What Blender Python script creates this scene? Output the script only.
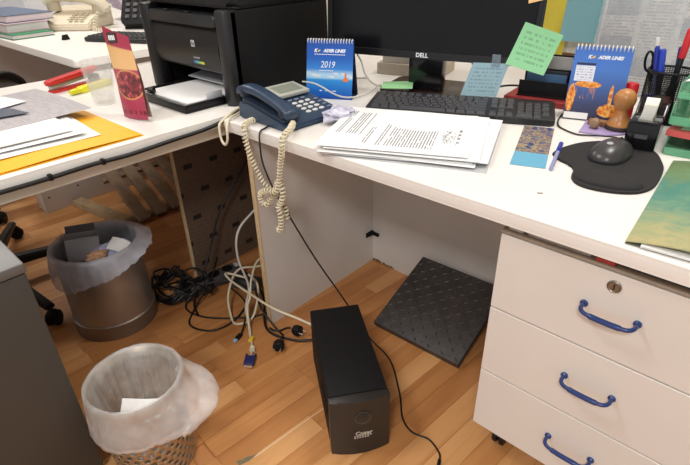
import bpy, bmesh, math, random
from mathutils import Vector, Matrix, Euler, noise

random.seed(7)
PI = math.pi
for o in list(bpy.data.objects):
    bpy.data.objects.remove(o)
SC = bpy.context.scene
COL = SC.collection

# ------------------------------------------------------------------ camera
cam_d = bpy.data.cameras.new('camera')
cam_d.sensor_width = 36.0
cam_d.lens = 501.96 / 690 * 36.0
cam_d.clip_start = 0.02
cam = bpy.data.objects.new('camera', cam_d)
COL.objects.link(cam)
CAMP = Vector((1.0729, -0.7664, 1.0957))
yaw, pitch, roll = math.radians(-43.186), math.radians(29.945), math.radians(-1.4685)
fw = Vector((math.sin(yaw)*math.cos(pitch), math.cos(yaw)*math.cos(pitch), -math.sin(pitch)))
rt = Vector((math.cos(yaw), -math.sin(yaw), 0))
up = rt.cross(fw)
r2 = rt*math.cos(roll) + up*math.sin(roll)
u2 = -rt*math.sin(roll) + up*math.cos(roll)
m = Matrix((r2, u2, -fw)).transposed().to_4x4()
m.translation = CAMP
cam.matrix_world = m
SC.camera = cam

# ------------------------------------------------------------------ light and exposure
world = bpy.data.worlds.new('room_ambient')
SC.world = world
world.use_nodes = True
world.node_tree.nodes['Background'].inputs[0].default_value = (0.97, 0.985, 1.0, 1)
world.node_tree.nodes['Background'].inputs[1].default_value = 0.66
SC.view_settings.view_transform = 'Standard'
SC.view_settings.look = 'None'
SC.view_settings.gamma = 1
SC.view_settings.use_curve_mapping = False
SC.view_settings.exposure = -0.06
LAMPS = [(1.65, -2.2, 62), (-0.55, -1.1, 22), (0.9, 0.75, 22), (-2.4, 0.4, 32)]

# ------------------------------------------------------------------ helpers
def lin(c):
    def f(x):
        x /= 255.0
        return x/12.92 if x <= 0.04045 else ((x+0.055)/1.055)**2.4
    return (f(c[0]), f(c[1]), f(c[2]), 1.0)

MATS = {}
def mat(name, col, rough=0.5, metal=0.0, var=0.0, scale=30.0, bump=0.0, bscale=200.0, alpha=1.0,
        trans=0.0, spec=0.5, coat=0.0, emit=None):
    if name in MATS:
        return MATS[name]
    M = bpy.data.materials.new(name)
    M.use_nodes = True
    nt = M.node_tree
    b = nt.nodes['Principled BSDF']
    c = lin(col)
    b.inputs['Roughness'].default_value = rough
    b.inputs['Metallic'].default_value = metal
    b.inputs['Specular IOR Level'].default_value = spec
    b.inputs['Alpha'].default_value = alpha
    b.inputs['Transmission Weight'].default_value = trans
    b.inputs['Coat Weight'].default_value = coat
    tc = nt.nodes.new('ShaderNodeTexCoord')
    if var > 0:
        n = nt.nodes.new('ShaderNodeTexNoise')
        n.inputs['Scale'].default_value = scale
        n.inputs['Detail'].default_value = 5
        nt.links.new(tc.outputs['Object'], n.inputs['Vector'])
        r = nt.nodes.new('ShaderNodeValToRGB')
        r.color_ramp.elements[0].position = 0.3
        r.color_ramp.elements[1].position = 0.7
        r.color_ramp.elements[0].color = tuple(x*(1-var) for x in c[:3]) + (1,)
        r.color_ramp.elements[1].color = tuple(min(1, x*(1+var)) for x in c[:3]) + (1,)
        nt.links.new(n.outputs['Fac'], r.inputs['Fac'])
        nt.links.new(r.outputs['Color'], b.inputs['Base Color'])
    else:
        b.inputs['Base Color'].default_value = c
    if bump > 0:
        n2 = nt.nodes.new('ShaderNodeTexNoise')
        n2.inputs['Scale'].default_value = bscale
        n2.inputs['Detail'].default_value = 3
        nt.links.new(tc.outputs['Object'], n2.inputs['Vector'])
        bp = nt.nodes.new('ShaderNodeBump')
        bp.inputs['Strength'].default_value = bump
        bp.inputs['Distance'].default_value = 0.002
        nt.links.new(n2.outputs['Fac'], bp.inputs['Height'])
        nt.links.new(bp.outputs['Normal'], b.inputs['Normal'])
    if emit:
        b.inputs['Emission Color'].default_value = (1, 0.96, 0.9, 1)
        b.inputs['Emission Strength'].default_value = emit
    MATS[name] = M
    return M

class NT:
    """tiny node-graph helper"""
    def __init__(s, name, rough=0.6):
        s.M = bpy.data.materials.new(name); s.M.use_nodes = True
        s.nt = s.M.node_tree
        s.b = s.nt.nodes['Principled BSDF']
        s.b.inputs['Roughness'].default_value = rough
    def n(s, t, **kw):
        x = s.nt.nodes.new(t)
        for k, v in kw.items(): setattr(x, k, v)
        return x
    def put(s, sock, v):
        if isinstance(v, bpy.types.NodeSocket): s.nt.links.new(v, sock)
        else: sock.default_value = v
    def math(s, op, a, b=0.0, c=0.0):
        x = s.n('ShaderNodeMath', operation=op)
        for i, v in enumerate((a, b, c)): s.put(x.inputs[i], v)
        return x.outputs[0]
    def mix(s, f, a, b):
        x = s.n('ShaderNodeMix', data_type='RGBA')
        s.put(x.inputs[0], f); s.put(x.inputs[6], a); s.put(x.inputs[7], b)
        return x.outputs[2]
    def uv(s):
        t = s.n('ShaderNodeTexCoord'); x = s.n('ShaderNodeSeparateXYZ')
        s.nt.links.new(t.outputs['UV'], x.inputs[0])
        return x.outputs[0], x.outputs[1]
    def objc(s):
        return s.n('ShaderNodeTexCoord').outputs['Object']
    def band(s, v, lo, hi):
        return s.math('MULTIPLY', s.math('GREATER_THAN', v, lo), s.math('LESS_THAN', v, hi))
    def noise(s, vec, scale, detail=3, dist=0.0):
        x = s.n('ShaderNodeTexNoise')
        x.inputs['Scale'].default_value = scale; x.inputs['Detail'].default_value = detail
        x.inputs['Distortion'].default_value = dist
        s.put(x.inputs['Vector'], vec)
        return x.outputs['Fac']
    def comb(s, x, y, z=0.0):
        c = s.n('ShaderNodeCombineXYZ')
        for i, v in enumerate((x, y, z)): s.put(c.inputs[i], v)
        return c.outputs[0]
    def ramp(s, f, stops, interp='LINEAR'):
        r = s.n('ShaderNodeValToRGB'); r.color_ramp.interpolation = interp
        e = r.color_ramp.elements
        while len(e) < len(stops): e.new(0.5)
        for i, (p, c) in enumerate(stops):
            e[i].position = p; e[i].color = lin(c)
        s.put(r.inputs[0], f)
        return r.outputs[0]
    def col(s, v): s.put(s.b.inputs['Base Color'], v)

def print_mat(name, paper, ink, lines=34, words=26.0, mx=0.1, my=0.07, dens=0.47, gap=0.0, rough=0.7):
    """paper printed with rows of words"""
    g = NT(name, rough)
    u, v = g.uv()
    row = g.math('FLOOR', g.math('MULTIPLY', v, lines))
    fr = g.math('FRACT', g.math('MULTIPLY', v, lines))
    w = g.noise(g.comb(g.math('MULTIPLY', u, words), g.math('MULTIPLY', row, 3.71)), 1.0, 2)
    rg = g.noise(g.comb(g.math('MULTIPLY', row, 0.37), 5.3), 1.0, 1)
    k = g.math('MULTIPLY', g.band(fr, 0.28, 0.72), g.math('GREATER_THAN', w, dens))
    k = g.math('MULTIPLY', k, g.math('MULTIPLY', g.band(u, mx, 1-mx), g.band(v, my, 1-my)))
    k = g.math('MULTIPLY', k, g.math('GREATER_THAN', rg, gap))
    g.col(g.mix(k, lin(paper), lin(ink)))
    return g.M

class MB:
    def __init__(s):
        s.bm = bmesh.new()
        s.uvl = s.bm.loops.layers.uv.new('UVMap')
    def raw(s, vs, fs, M=None, uvs=None):
        b = [s.bm.verts.new((M @ Vector(v)) if M else Vector(v)) for v in vs]
        out = []
        for f in fs:
            try: F = s.bm.faces.new([b[i] for i in f])
            except ValueError: continue
            if uvs:
                for l, i in zip(F.loops, f): l[s.uvl].uv = uvs[i]
            out.append(F)
        return b, out
    def box(s, c, d, rot=None, bev=0.0, seg=2):
        x, y, z = d[0]/2, d[1]/2, d[2]/2
        vs = [(-x,-y,-z),(x,-y,-z),(x,y,-z),(-x,y,-z),(-x,-y,z),(x,-y,z),(x,y,z),(-x,y,z)]
        fs = [(0,3,2,1),(4,5,6,7),(0,1,5,4),(1,2,6,5),(2,3,7,6),(3,0,4,7)]
        M = Matrix.Translation(c)
        if rot: M = M @ Euler(rot).to_matrix().to_4x4()
        b, F = s.raw(vs, fs, M)
        if bev > 0:
            es = list({e for f in F for e in f.edges})
            bmesh.ops.bevel(s.bm, geom=es, offset=bev, segments=seg, affect='EDGES', profile=0.5)
        return s
    def bx(s, x0, x1, y0, y1, z0, z1, bev=0.0, seg=2):
        return s.box(((x0+x1)/2, (y0+y1)/2, (z0+z1)/2), (x1-x0, y1-y0, z1-z0), None, bev, seg)
    def prism(s, poly, z0, z1, bev=0.0, seg=2, M=None):
        n = len(poly)
        vs = [(p[0], p[1], z0) for p in poly] + [(p[0], p[1], z1) for p in poly]
        fs = [tuple(reversed(range(n))), tuple(range(n, 2*n))] + [(i, (i+1) % n, n+(i+1) % n, n+i) for i in range(n)]
        b, F = s.raw(vs, fs, M)
        if bev > 0:
            es = [e for e in set(F[0].edges) | set(F[1].edges)]
            bmesh.ops.bevel(s.bm, geom=es, offset=bev, segments=seg, affect='EDGES', profile=0.5)
        return s
    def lathe(s, prof, n=32, c=(0,0,0), M=None, close=True):
        vs, fs = [], []
        for r, z in prof:
            for i in range(n):
                a = 2*PI*i/n
                vs.append((c[0]+r*math.cos(a), c[1]+r*math.sin(a), c[2]+z))
        for j in range(len(prof)-1):
            for i in range(n):
                k = (i+1) % n
                fs.append((j*n+i, j*n+k, (j+1)*n+k, (j+1)*n+i))
        if close:
            if prof[0][0] > 1e-6: fs.append(tuple(reversed(range(n))))
            if prof[-1][0] > 1e-6: fs.append(tuple(range((len(prof)-1)*n, len(prof)*n)))
        s.raw(vs, fs, M)
        return s
    def cyl(s, p0, p1, r0, r1=None, n=20):
        r1 = r0 if r1 is None else r1
        p0, p1 = Vector(p0), Vector(p1)
        q = (p1-p0).to_track_quat('Z', 'Y')
        M = Matrix.Translation(p0) @ q.to_matrix().to_4x4()
        return s.lathe([(r0, 0), (r1, (p1-p0).length)], n, M=M)
    def tube(s, pts, r, n=8, rad=None):
        P = [Vector(p) for p in pts]
        vs, fs = [], []
        ref = None
        for i, p in enumerate(P):
            t = (P[min(i+1, len(P)-1)] - P[max(i-1, 0)])
            if t.length < 1e-9: t = Vector((0,0,1))
            t.normalize()
            if ref is None:
                ref = t.orthogonal().normalized()
            ref = (ref - t*ref.dot(t))
            if ref.length < 1e-6: ref = t.orthogonal()
            ref.normalize()
            b = t.cross(ref)
            rr = rad[i] if rad else r
            for k in range(n):
                a = 2*PI*k/n
                vs.append(p + (ref*math.cos(a) + b*math.sin(a))*rr)
        m = len(P)
        for i in range(m-1):
            for k in range(n):
                k2 = (k+1) % n
                fs.append((i*n+k, i*n+k2, (i+1)*n+k2, (i+1)*n+k))
        fs.append(tuple(reversed(range(n)))); fs.append(tuple(range((m-1)*n, m*n)))
        s.raw(vs, fs)
        return s
    def sheet(s, w, d, th=0.0006, nx=1, ny=1, zf=None, M=None, x0=None, y0=None):
        """thin sheet centred on the origin with UVs on it; zf(u,v) bends it"""
        vs, uvs, fs = [], [], []
        N = (nx+1)*(ny+1)
        for side in (1, 0):
            for j in range(ny+1):
                for i in range(nx+1):
                    u, v = i/nx, j/ny
                    z = zf(u, v) if zf else 0.0
                    vs.append(((u-.5)*w, (v-.5)*d, z + (th if side else 0))); uvs.append((u, v))
        def idx(side, i, j): return (0 if side else N) + j*(nx+1)+i
        for j in range(ny):
            for i in range(nx):
                fs.append((idx(1,i,j), idx(1,i+1,j), idx(1,i+1,j+1), idx(1,i,j+1)))
                fs.append((idx(0,i,j+1), idx(0,i+1,j+1), idx(0,i+1,j), idx(0,i,j)))
        for i in range(nx):
            fs.append((idx(0,i,0), idx(0,i+1,0), idx(1,i+1,0), idx(1,i,0)))
            fs.append((idx(1,i,ny), idx(1,i+1,ny), idx(0,i+1,ny), idx(0,i,ny)))
        for j in range(ny):
            fs.append((idx(1,0,j), idx(1,0,j+1), idx(0,0,j+1), idx(0,0,j)))
            fs.append((idx(0,nx,j), idx(0,nx,j+1), idx(1,nx,j+1), idx(1,nx,j)))
        s.raw(vs, fs, M, uvs)
        return s
    def mesh(s, name, angle=32):
        me = bpy.data.meshes.new(name)
        bmesh.ops.recalc_face_normals(s.bm, faces=s.bm.faces)
        s.bm.to_mesh(me); s.bm.free()
        me.polygons.foreach_set('use_smooth', [True]*len(me.polygons))
        me.set_sharp_from_angle(angle=math.radians(angle))
        return me
    def obj(s, name, m, parent=None, angle=32):
        me = s.mesh(name, angle)
        me.materials.append(m)
        return link(name, me, parent)

def link(name, me, parent=None):
    o = bpy.data.objects.new(name, me); COL.objects.link(o)
    if parent: o.parent = parent
    return o
def tag(o, label, cat, group=None):
    o['label'] = label; o['category'] = cat
    if group: o['group'] = group
    return o
def thing(name, label, cat, loc=(0,0,0), rz=0.0, group=None, rot=None):
    o = bpy.data.objects.new(name, None); COL.objects.link(o)
    o.empty_display_size = 0.05
    o.location = loc
    o.rotation_euler = rot if rot else (0, 0, rz)
    return tag(o, label, cat, group)
def struct(o):
    o['kind'] = 'structure'; return o
def smooth(pts, k=6):
    P = [Vector(p) for p in pts]
    out = []
    for i in range(len(P)-1):
        p0, p1, p2, p3 = P[max(i-1,0)], P[i], P[i+1], P[min(i+2,len(P)-1)]
        for j in range(k):
            t = j/k
            out.append(0.5*((2*p1) + (p2-p0)*t + (2*p0-5*p1+4*p2-p3)*t*t + (3*p1-p0-3*p2+p3)*t**3))
    out.append(P[-1])
    return out
def text(body, size, m, parent, loc, rot=(0,0,0), name='lettering', depth=0.0002, shear=0.0, align='CENTER', bold=0.0, sx=1.0):
    c = bpy.data.curves.new('txt', 'FONT')
    c.body = body; c.size = size; c.extrude = depth; c.shear = shear; c.offset = bold
    c.align_x = align; c.align_y = 'CENTER'; c.resolution_u = 2
    t = bpy.data.objects.new('txt', c); COL.objects.link(t)
    dg = bpy.context.evaluated_depsgraph_get(); dg.update()
    me = bpy.data.meshes.new_from_object(t.evaluated_get(dg))
    bpy.data.objects.remove(t)
    me.materials.clear(); me.materials.append(m)
    o = link(name, me, parent)
    o.location = loc; o.rotation_euler = rot; o.scale = (sx, 1, 1)
    return o
def rrect(x0, x1, y0, y1, r, n=6):
    out = []
    for cx, cy, a0 in ((x1-r, y0+r, -90), (x1-r, y1-r, 0), (x0+r, y1-r, 90), (x0+r, y0+r, 180)):
        for i in range(n+1):
            a = math.radians(a0 + 90*i/n)
            out.append((cx+r*math.cos(a), cy+r*math.sin(a)))
    return out
def V2(ox, oy, a, x, y):
    return (ox+math.cos(a)*x-math.sin(a)*y, oy+math.sin(a)*x+math.cos(a)*y)

ZD = 0.68          # desk top height
# shared materials
WHITE_LAM = mat('white_laminate', (235, 231, 224), 0.38, var=0.015, scale=8)
PANEL = mat('pale_grey_panel', (218, 213, 206), 0.5, var=0.03, scale=6)
DRAWER = mat('drawer_laminate', (222, 216, 208), 0.42, var=0.02, scale=6)
RAW = mat('raw_wood_edge', (205, 180, 140), 0.7, var=0.12, scale=60)
BLACKP = mat('black_plastic', (18, 18, 20), 0.4, spec=0.35, bump=0.05, bscale=900)
BLACKM = mat('black_matte_plastic', (14, 14, 15), 0.62, spec=0.3)
BLACKG = mat('black_gloss_plastic', (14, 14, 16), 0.16)
DARKG = mat('dark_grey_plastic', (76, 76, 78), 0.45)
STEEL = mat('brushed_steel', (176, 172, 168), 0.42, metal=0.85, var=0.08, scale=14)
CHROME = mat('bright_wire', (225, 225, 225), 0.25, metal=1.0)
PAPER = mat('white_paper', (238, 238, 236), 0.75)
CREAM_C = mat('cream_cable', (222, 212, 184), 0.5)
GREYW_C = mat('pale_grey_cable', (200, 198, 190), 0.5)
BLACK_C = mat('black_cable', (18, 18, 19), 0.45)
WHITE_P = mat('white_print', (240, 244, 250), 0.6)

# ================================================================== SETTING
def floor_material(name, use_obj):
    g = NT(name, 0.36)
    oi = g.n('ShaderNodeObjectInfo')
    co = g.n('ShaderNodeTexCoord').outputs['Object']
    mp = g.n('ShaderNodeMapping'); mp.inputs['Scale'].default_value = (30, 2.2, 30)
    g.put(mp.inputs['Vector'], co)
    off = g.n('ShaderNodeVectorMath', operation='ADD')
    g.put(off.inputs[0], mp.outputs[0])
    g.put(off.inputs[1], g.comb(0.0, g.math('MULTIPLY', oi.outputs['Random'], 90.0), g.math('MULTIPLY', oi.outputs['Random'], 31.0)))
    gr = g.noise(off.outputs[0], 1.0, 6, 0.6)
    base = g.ramp(oi.outputs['Random'], [(0.0, (178, 120, 70)), (0.3, (192, 134, 80)), (0.7, (204, 147, 92)), (1.0, (216, 163, 108))])
    dark = g.ramp(oi.outputs['Random'], [(0.0, (156, 99, 54)), (0.5, (177, 118, 68)), (1.0, (198, 142, 88))])
    f = g.math('SMOOTH_MIN', g.math('MULTIPLY', g.math('SUBTRACT', gr, 0.42), 3.2), 1.0, 0.1)
    f = g.math('MAXIMUM', f, 0.0)
    g.col(g.mix(f, base, dark))
    return g.M
FLOORM = floor_material('laminate_beech', True)
fl = MB()
fl.bx(-5, 3.4, -3.4, 3.0, -0.05, -0.0085)
FLOOR = struct(fl.obj('floor', mat('floor_beyond', (186, 130, 82), 0.4, var=0.15, scale=9)))
# strips of the laminate, each strip block a piece of its own, turned four degrees like the boards
FA = math.radians(-4.5)
SW, TH = 0.0615, 0.008
mesh_cache = {}
def strip_mesh(L):
    k = round(L, 3)
    if k not in mesh_cache:
        b = MB(); b.box((0, 0, -TH/2), (SW-0.0005, L-0.0005, TH), None, 0.0005, 1)
        me = b.mesh('plank'); me.materials.append(FLOORM); mesh_cache[k] = me
    return mesh_cache[k]
npl = 0
rf = random.Random(3)
for i in range(-38, 14):
    xl = 0.371 + (i+0.5)*SW
    y = -1.05 + rf.random()*0.35
    while y < 1.0:
        L = rf.choice((0.33, 0.41, 0.5, 0.41))
        y0 = y
        if i in (-1, -2, -3) and y0 < -0.385 < y0+L: L = -0.385 - y0        # the board end by the chipped corner
        if L > 0.05:
            cx, cy = xl, y0+L/2
            px, py = V2(0, 0, FA, cx, cy)
            vis = (-2.0 < px < 0.95 and -0.85 < py < 0.85)
            if vis:
                o = link('plank', strip_mesh(L), FLOOR)
                o.location = (px, py, 0); o.rotation_euler = (0, 0, FA)
                npl += 1
        y = y0+L
chip = MB()
chip.prism([(0.327, -0.383), (0.338, -0.355), (0.350, -0.336), (0.349, -0.362), (0.341, -0.384)], 0.0001, 0.0006)
chip.obj('chipped_corner', mat('grey_underlay', (128, 118, 92), 0.9, var=0.2, scale=80), FLOOR)
jo = MB()
a = V2(0, 0, 0, 0.3495, -0.345); 
jo.prism([(0.3495, -0.345), (0.3525, -0.345), (0.3745, -0.125), (0.3728, -0.125)], 0.0001, 0.0005)
jo.obj('pale_joint', mat('pale_joint_edge', (226, 205, 170), 0.7), FLOOR)

def wall(name, x0, x1, y0, y1, z0, z1, m):
    return struct(MB().bx(x0, x1, y0, y1, z0, z1).obj(name, m))
WALLM = mat('cream_wall_paint', (206, 199, 186), 0.8, bump=0.1, bscale=300)
wall('wall_back', -5, 3.4, 1.32, 1.42, -0.05, 2.75, WALLM)
wall('wall_left', -5.1, -5, -3.4, 1.42, -0.05, 2.75, WALLM)
wall('ceiling', -5, 3.4, -3.4, 1.42, 2.75, 2.85, mat('white_ceiling', (235, 232, 226), 0.9))
LAMP_D = mat('lamp_diffuser', (255, 250, 240), 0.5, emit=4.0)
LAMP_NAMES = ['behind the drawer unit', 'above the aisle by the grey cabinet', 'above the monitor desk', 'above the far desk']
for (x, y, e), wh in zip(LAMPS, LAMP_NAMES):
    t = thing('ceiling_light', 'square white ceiling light panel ' + wh, 'ceiling light', (x, y, 2.75), 0, 'ceiling light panels')
    MB().bx(-.31, .31, -.31, .31, -.04, -.001, .004).obj('frame', mat('lamp_frame', (225, 225, 222), 0.5), t)
    MB().bx(-.285, .285, -.285, .285, -.043, -.0405).obj('diffuser', LAMP_D, t)
    ld = bpy.data.lights.new('ceiling_light_area', 'AREA'); ld.shape = 'SQUARE'; ld.size = 0.56
    ld.energy = e; ld.color = (1.0, 0.99, 0.98)
    lo = bpy.data.objects.new('ceiling_light_area', ld); COL.objects.link(lo); lo.parent = t
    lo.location = (0, 0, -0.05)

# ================================================================== FURNITURE
# ---- main desk (monitor desk)
D = thing('office_desk', 'white office desk carrying the monitor, keyboard and paper stack', 'desk', (0, 0, 0))
top = rrect(-0.121, 1.66, 0.0, 1.12, 0.035)
MB().prism(top, 0.652, ZD, 0.009, 3).obj('desk_top', WHITE_LAM, D)
ep = MB().bx(-0.018, 0.0, 0.012, 0.551, 0.0, 0.6515).obj('end_panel', PANEL, D)
MB().bx(-0.018, 0.0, 0.008, 0.0118, 0.0, 0.6515).obj('edge_band', RAW, ep)
MB().bx(0.0005, 1.62, 0.533, 0.551, 0.0, 0.6515).obj('modesty_panel', PANEL, D)
MB().bx(1.6, 1.62, 0.012, 0.5325, 0.0, 0.6515).obj('end_panel', PANEL, D)
b = MB().bx(0.0005, 0.012, 0.500, 0.5325, 0.122, 0.134, .002).bx(0.0005, 0.004, 0.492, 0.53, 0.118, 0.138, .001)
b.bx(0.004, 0.034, 0.522, 0.5327, 0.120, 0.132, .002)
b.obj('corner_bracket', BLACKM, D)
ch = MB()
rc = random.Random(5)
for k in range(9):
    x = 0.004+k*0.012
    ch.bx(x, x+0.006+rc.random()*0.006, 0.5315, 0.5328, 0.0, 0.004+rc.random()*0.008)
ch.obj('chipped_edge', mat('chipped_board', (120, 96, 70), 0.9), D)

# ---- left desk
L = thing('office_desk', 'white office desk carrying the printer and the yellow folder', 'desk', (0, 0, 0))
MB().prism(rrect(-1.035, -0.1245, -1.35, 1.12, 0.02), 0.652, ZD, 0.009, 3).obj('desk_top', WHITE_LAM, L)
MB().bx(-0.155, -0.137, -1.3, 0.10, 0.622, 0.6515).obj('rail', mat('cream_rail', (214, 203, 184), 0.5), L)
# brown panel printed with rows of dark marks
g = NT('printed_brown_board', 0.65)
s_ = g.n('ShaderNodeSeparateXYZ'); g.put(s_.inputs[0], g.objc())
uu = g.math('ADD', g.math('DIVIDE', s_.outputs[1], 0.105), 0.0)
vv = g.math('DIVIDE', s_.outputs[2], 0.098)
row = g.math('FLOOR', vv)
ush = g.math('ADD', uu, g.math('MULTIPLY', row, 0.5))
k = g.math('MULTIPLY', g.band(g.math('FRACT', ush), 0.30, 0.62), g.band(g.math('FRACT', vv), 0.40, 0.58))
v3 = g.math('DIVIDE', s_.outputs[2], 0.0163)
r3 = g.math('FLOOR', v3)
wn = g.noise(g.comb(g.math('MULTIPLY', s_.outputs[1], 70.0), g.math('MULTIPLY', r3, 2.3)), 1.0, 1)
k2 = g.math('MULTIPLY', g.band(g.math('FRACT', v3), 0.25, 0.75), g.math('GREATER_THAN', wn, 0.5))
base = g.mix(g.math('MULTIPLY', k2, 0.4), lin((104, 84, 68)), lin((78, 62, 52)))
g.col(g.mix(k, base, lin((34, 28, 26))))
BROWNP = g.M
sp = MB().bx(-0.446, -0.428, 0.003, 1.05, 0.0, 0.6515).obj('support_panel', BROWNP, L)
MB().bx(-0.446, -0.428, -0.001, 0.0028, 0.0, 0.6515).obj('edge_band', RAW, sp)
MB().bx(-0.95, -0.2, -1.32, -1.30, 0.0, 0.6515).obj('end_panel', PANEL, L)

# ---- far (colleague's) desk
F = thing('office_desk', 'far white desk carrying the beige telephone and stacked books', 'desk', (0, 0, 0))
MB().prism(rrect(-3.6, -1.038, 0.0, 1.2, 0.02), 0.70, 0.73, 0.008, 3).obj('desk_top', WHITE_LAM, F)
MB().bx(-1.09, -1.07, 0.60, 1.15, 0.0, 0.6995).obj('end_panel', PANEL, F)
MB().bx(-3.55, -3.53, 0.05, 1.15, 0.0, 0.6995).obj('end_panel', PANEL, F)
MB().bx(-3.525, -1.095, 0.9, 0.92, 0.05, 0.6995).obj('modesty_panel', PANEL, F)
ZC = 0.73
# small white cabinet under the far desk
W = thing('side_cabinet', 'low white board cabinet with screw holes on the floor under the far desk', 'cabinet', (-1.445, -0.172, 0))
MB().bx(-0.10, 0, 0, 0.5, 0.0, 0.30, .002).obj('body', mat('white_board', (214, 208, 202), 0.5), W)
for y, z in ((0.03, 0.075), (0.17, 0.09), (0.05, 0.22)):
    MB().cyl((0.0003, y, z), (0.0012, y, z), 0.0045, n=10).obj('screw_hole', BLACKM, W)

# ---- drawer unit
U = thing('drawer_unit', 'white three-drawer pedestal with blue handles under the monitor desk', 'drawer unit', (0.734, 0.02, 0))
UW = 0.428
MB().bx(0.003, UW-0.003, 0.0225, 0.48, 0.102, 0.622, .001).obj('body', DRAWER, U)
MB().bx(-0.002, UW+0.004, 0.001, 0.485, 0.6225, 0.6285, .001).obj('top_board', mat('grey_brown_board', (150, 138, 122), 0.6, var=0.1), U)
BLUE = mat('blue_handle', (20, 52, 112), 0.3, coat=0.3)
dz = 0.172
for k in range(3):
    z1 = 0.621 - k*dz; z0 = z1 - dz + 0.003
    d = MB().bx(0, UW, 0, 0.0195, z0, z1, .0012, 1).obj('drawer', DRAWER, U)
    hz = 0.5445 - k*0.1735; hx = 0.2105
    hw = 0.043
    h = MB()
    for sx in (-1, 1):
        h.lathe([(0.0068, 0), (0.0068, 0.003), (0.0045, 0.006)], 16, M=Matrix.Translation((hx+sx*hw, -0.0003, hz)) @ Matrix.Rotation(PI/2, 4, 'X'))
    pts = smooth([(hx-hw, -0.004, hz), (hx-hw, -0.016, hz), (hx-hw+0.005, -0.0245, hz-0.001), (hx-hw+0.016, -0.028, hz-0.002),
                  (hx, -0.0295, hz-0.002), (hx+hw-0.016, -0.028, hz-0.002), (hx+hw-0.005, -0.0245, hz-0.001), (hx+hw, -0.016, hz), (hx+hw, -0.004, hz)], 6)
    rad = []
    for p in pts:
        rad.append(0.0052 if abs(p.x-hx) < hw*0.62 else 0.0038)
    h.tube(pts, 0.004, 12, rad)
    h.obj('handle', BLUE, d)
    if k == 0:
        lk = MB().lathe([(0.0115, 0), (0.0115, 0.0015), (0.0095, 0.0028), (0.0085, 0.002), (0.0, 0.0018)], 24, M=Matrix.Translation((0.205, -0.0002, 0.597)) @ Matrix.Rotation(PI/2, 4, 'X'))
        lo_ = lk.obj('lock', mat('brass_lock', (138, 130, 116), 0.35, metal=0.8), d)
        MB().bx(0.2042, 0.2058, -0.0036, -0.0022, 0.592, 0.602).obj('keyhole', BLACKM, lo_)
for x, y in ((0.045, 0.066), (UW-0.045, 0.066), (0.045, 0.42), (UW-0.045, 0.42)):
    c = MB()
    for s in (-1, 1):
        c.lathe([(0.0, -0.006), (0.018, -0.006), (0.021, -0.003), (0.021, 0.003), (0.018, 0.006), (0, 0.006)], 20,
                M=Matrix.Translation((x+s*0.009, y+.01, 0.0212)) @ Matrix.Rotation(PI/2, 4, 'Y'), close=False)
    c.cyl((x-0.003, y+.01, 0.0212), (x+0.003, y+.01, 0.0212), 0.006)
    c.lathe([(0.018, 0), (0.02, 0.006), (0.02, 0.012), (0.01, 0.03), (0.01, 0.0585)], 16, c=(x, y, 0.043)).cyl((x, y+.006, 0.03), (x, y, 0.06), 0.006)
    c.obj('caster', BLACKP, U)
# magazines pushed into the slot between pedestal and desk top
slot = [((0.757, 0.245, 0.629), 0.028, (206, 200, 192), 'narrow pale box on top of the drawer unit beside its corner', 0.018),
        ((0.835, 0.245, 0.629), 0.11, (176, 166, 156), 'pale grey magazine lying on top of the drawer unit', 0.010),
        ((0.915, 0.24, 0.629), 0.03, (190, 66, 64), 'narrow red notebook lying on top of the drawer unit', 0.008),
        ((1.04, 0.25, 0.629), 0.20, (44, 44, 50), 'dark folder lying on top of the drawer unit', 0.013)]
for loc, w, c, lab, hh in slot:
    o = MB().bx(-w/2, w/2, -0.215, 0.18, 0, hh, .0008, 1).obj('magazine', mat('mag_'+str(c[0]), c, 0.5, var=0.25, scale=45))
    o.location = loc; tag(o, lab, 'magazine')

# ---- grey metal cabinet by the aisle
G = thing('metal_cabinet', 'dark grey metal cabinet standing beside the perforated bin', 'cabinet', (0.106, -0.606, 0))
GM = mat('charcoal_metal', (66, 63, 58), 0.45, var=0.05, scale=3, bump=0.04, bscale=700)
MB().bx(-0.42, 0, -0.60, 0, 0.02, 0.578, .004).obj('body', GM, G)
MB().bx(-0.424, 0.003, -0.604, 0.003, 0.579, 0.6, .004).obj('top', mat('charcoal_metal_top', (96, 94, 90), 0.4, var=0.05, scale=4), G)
MB().bx(-0.415, -0.005, -0.595, -0.005, 0.0, 0.0195).obj('plinth', BLACKM, G)

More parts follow.
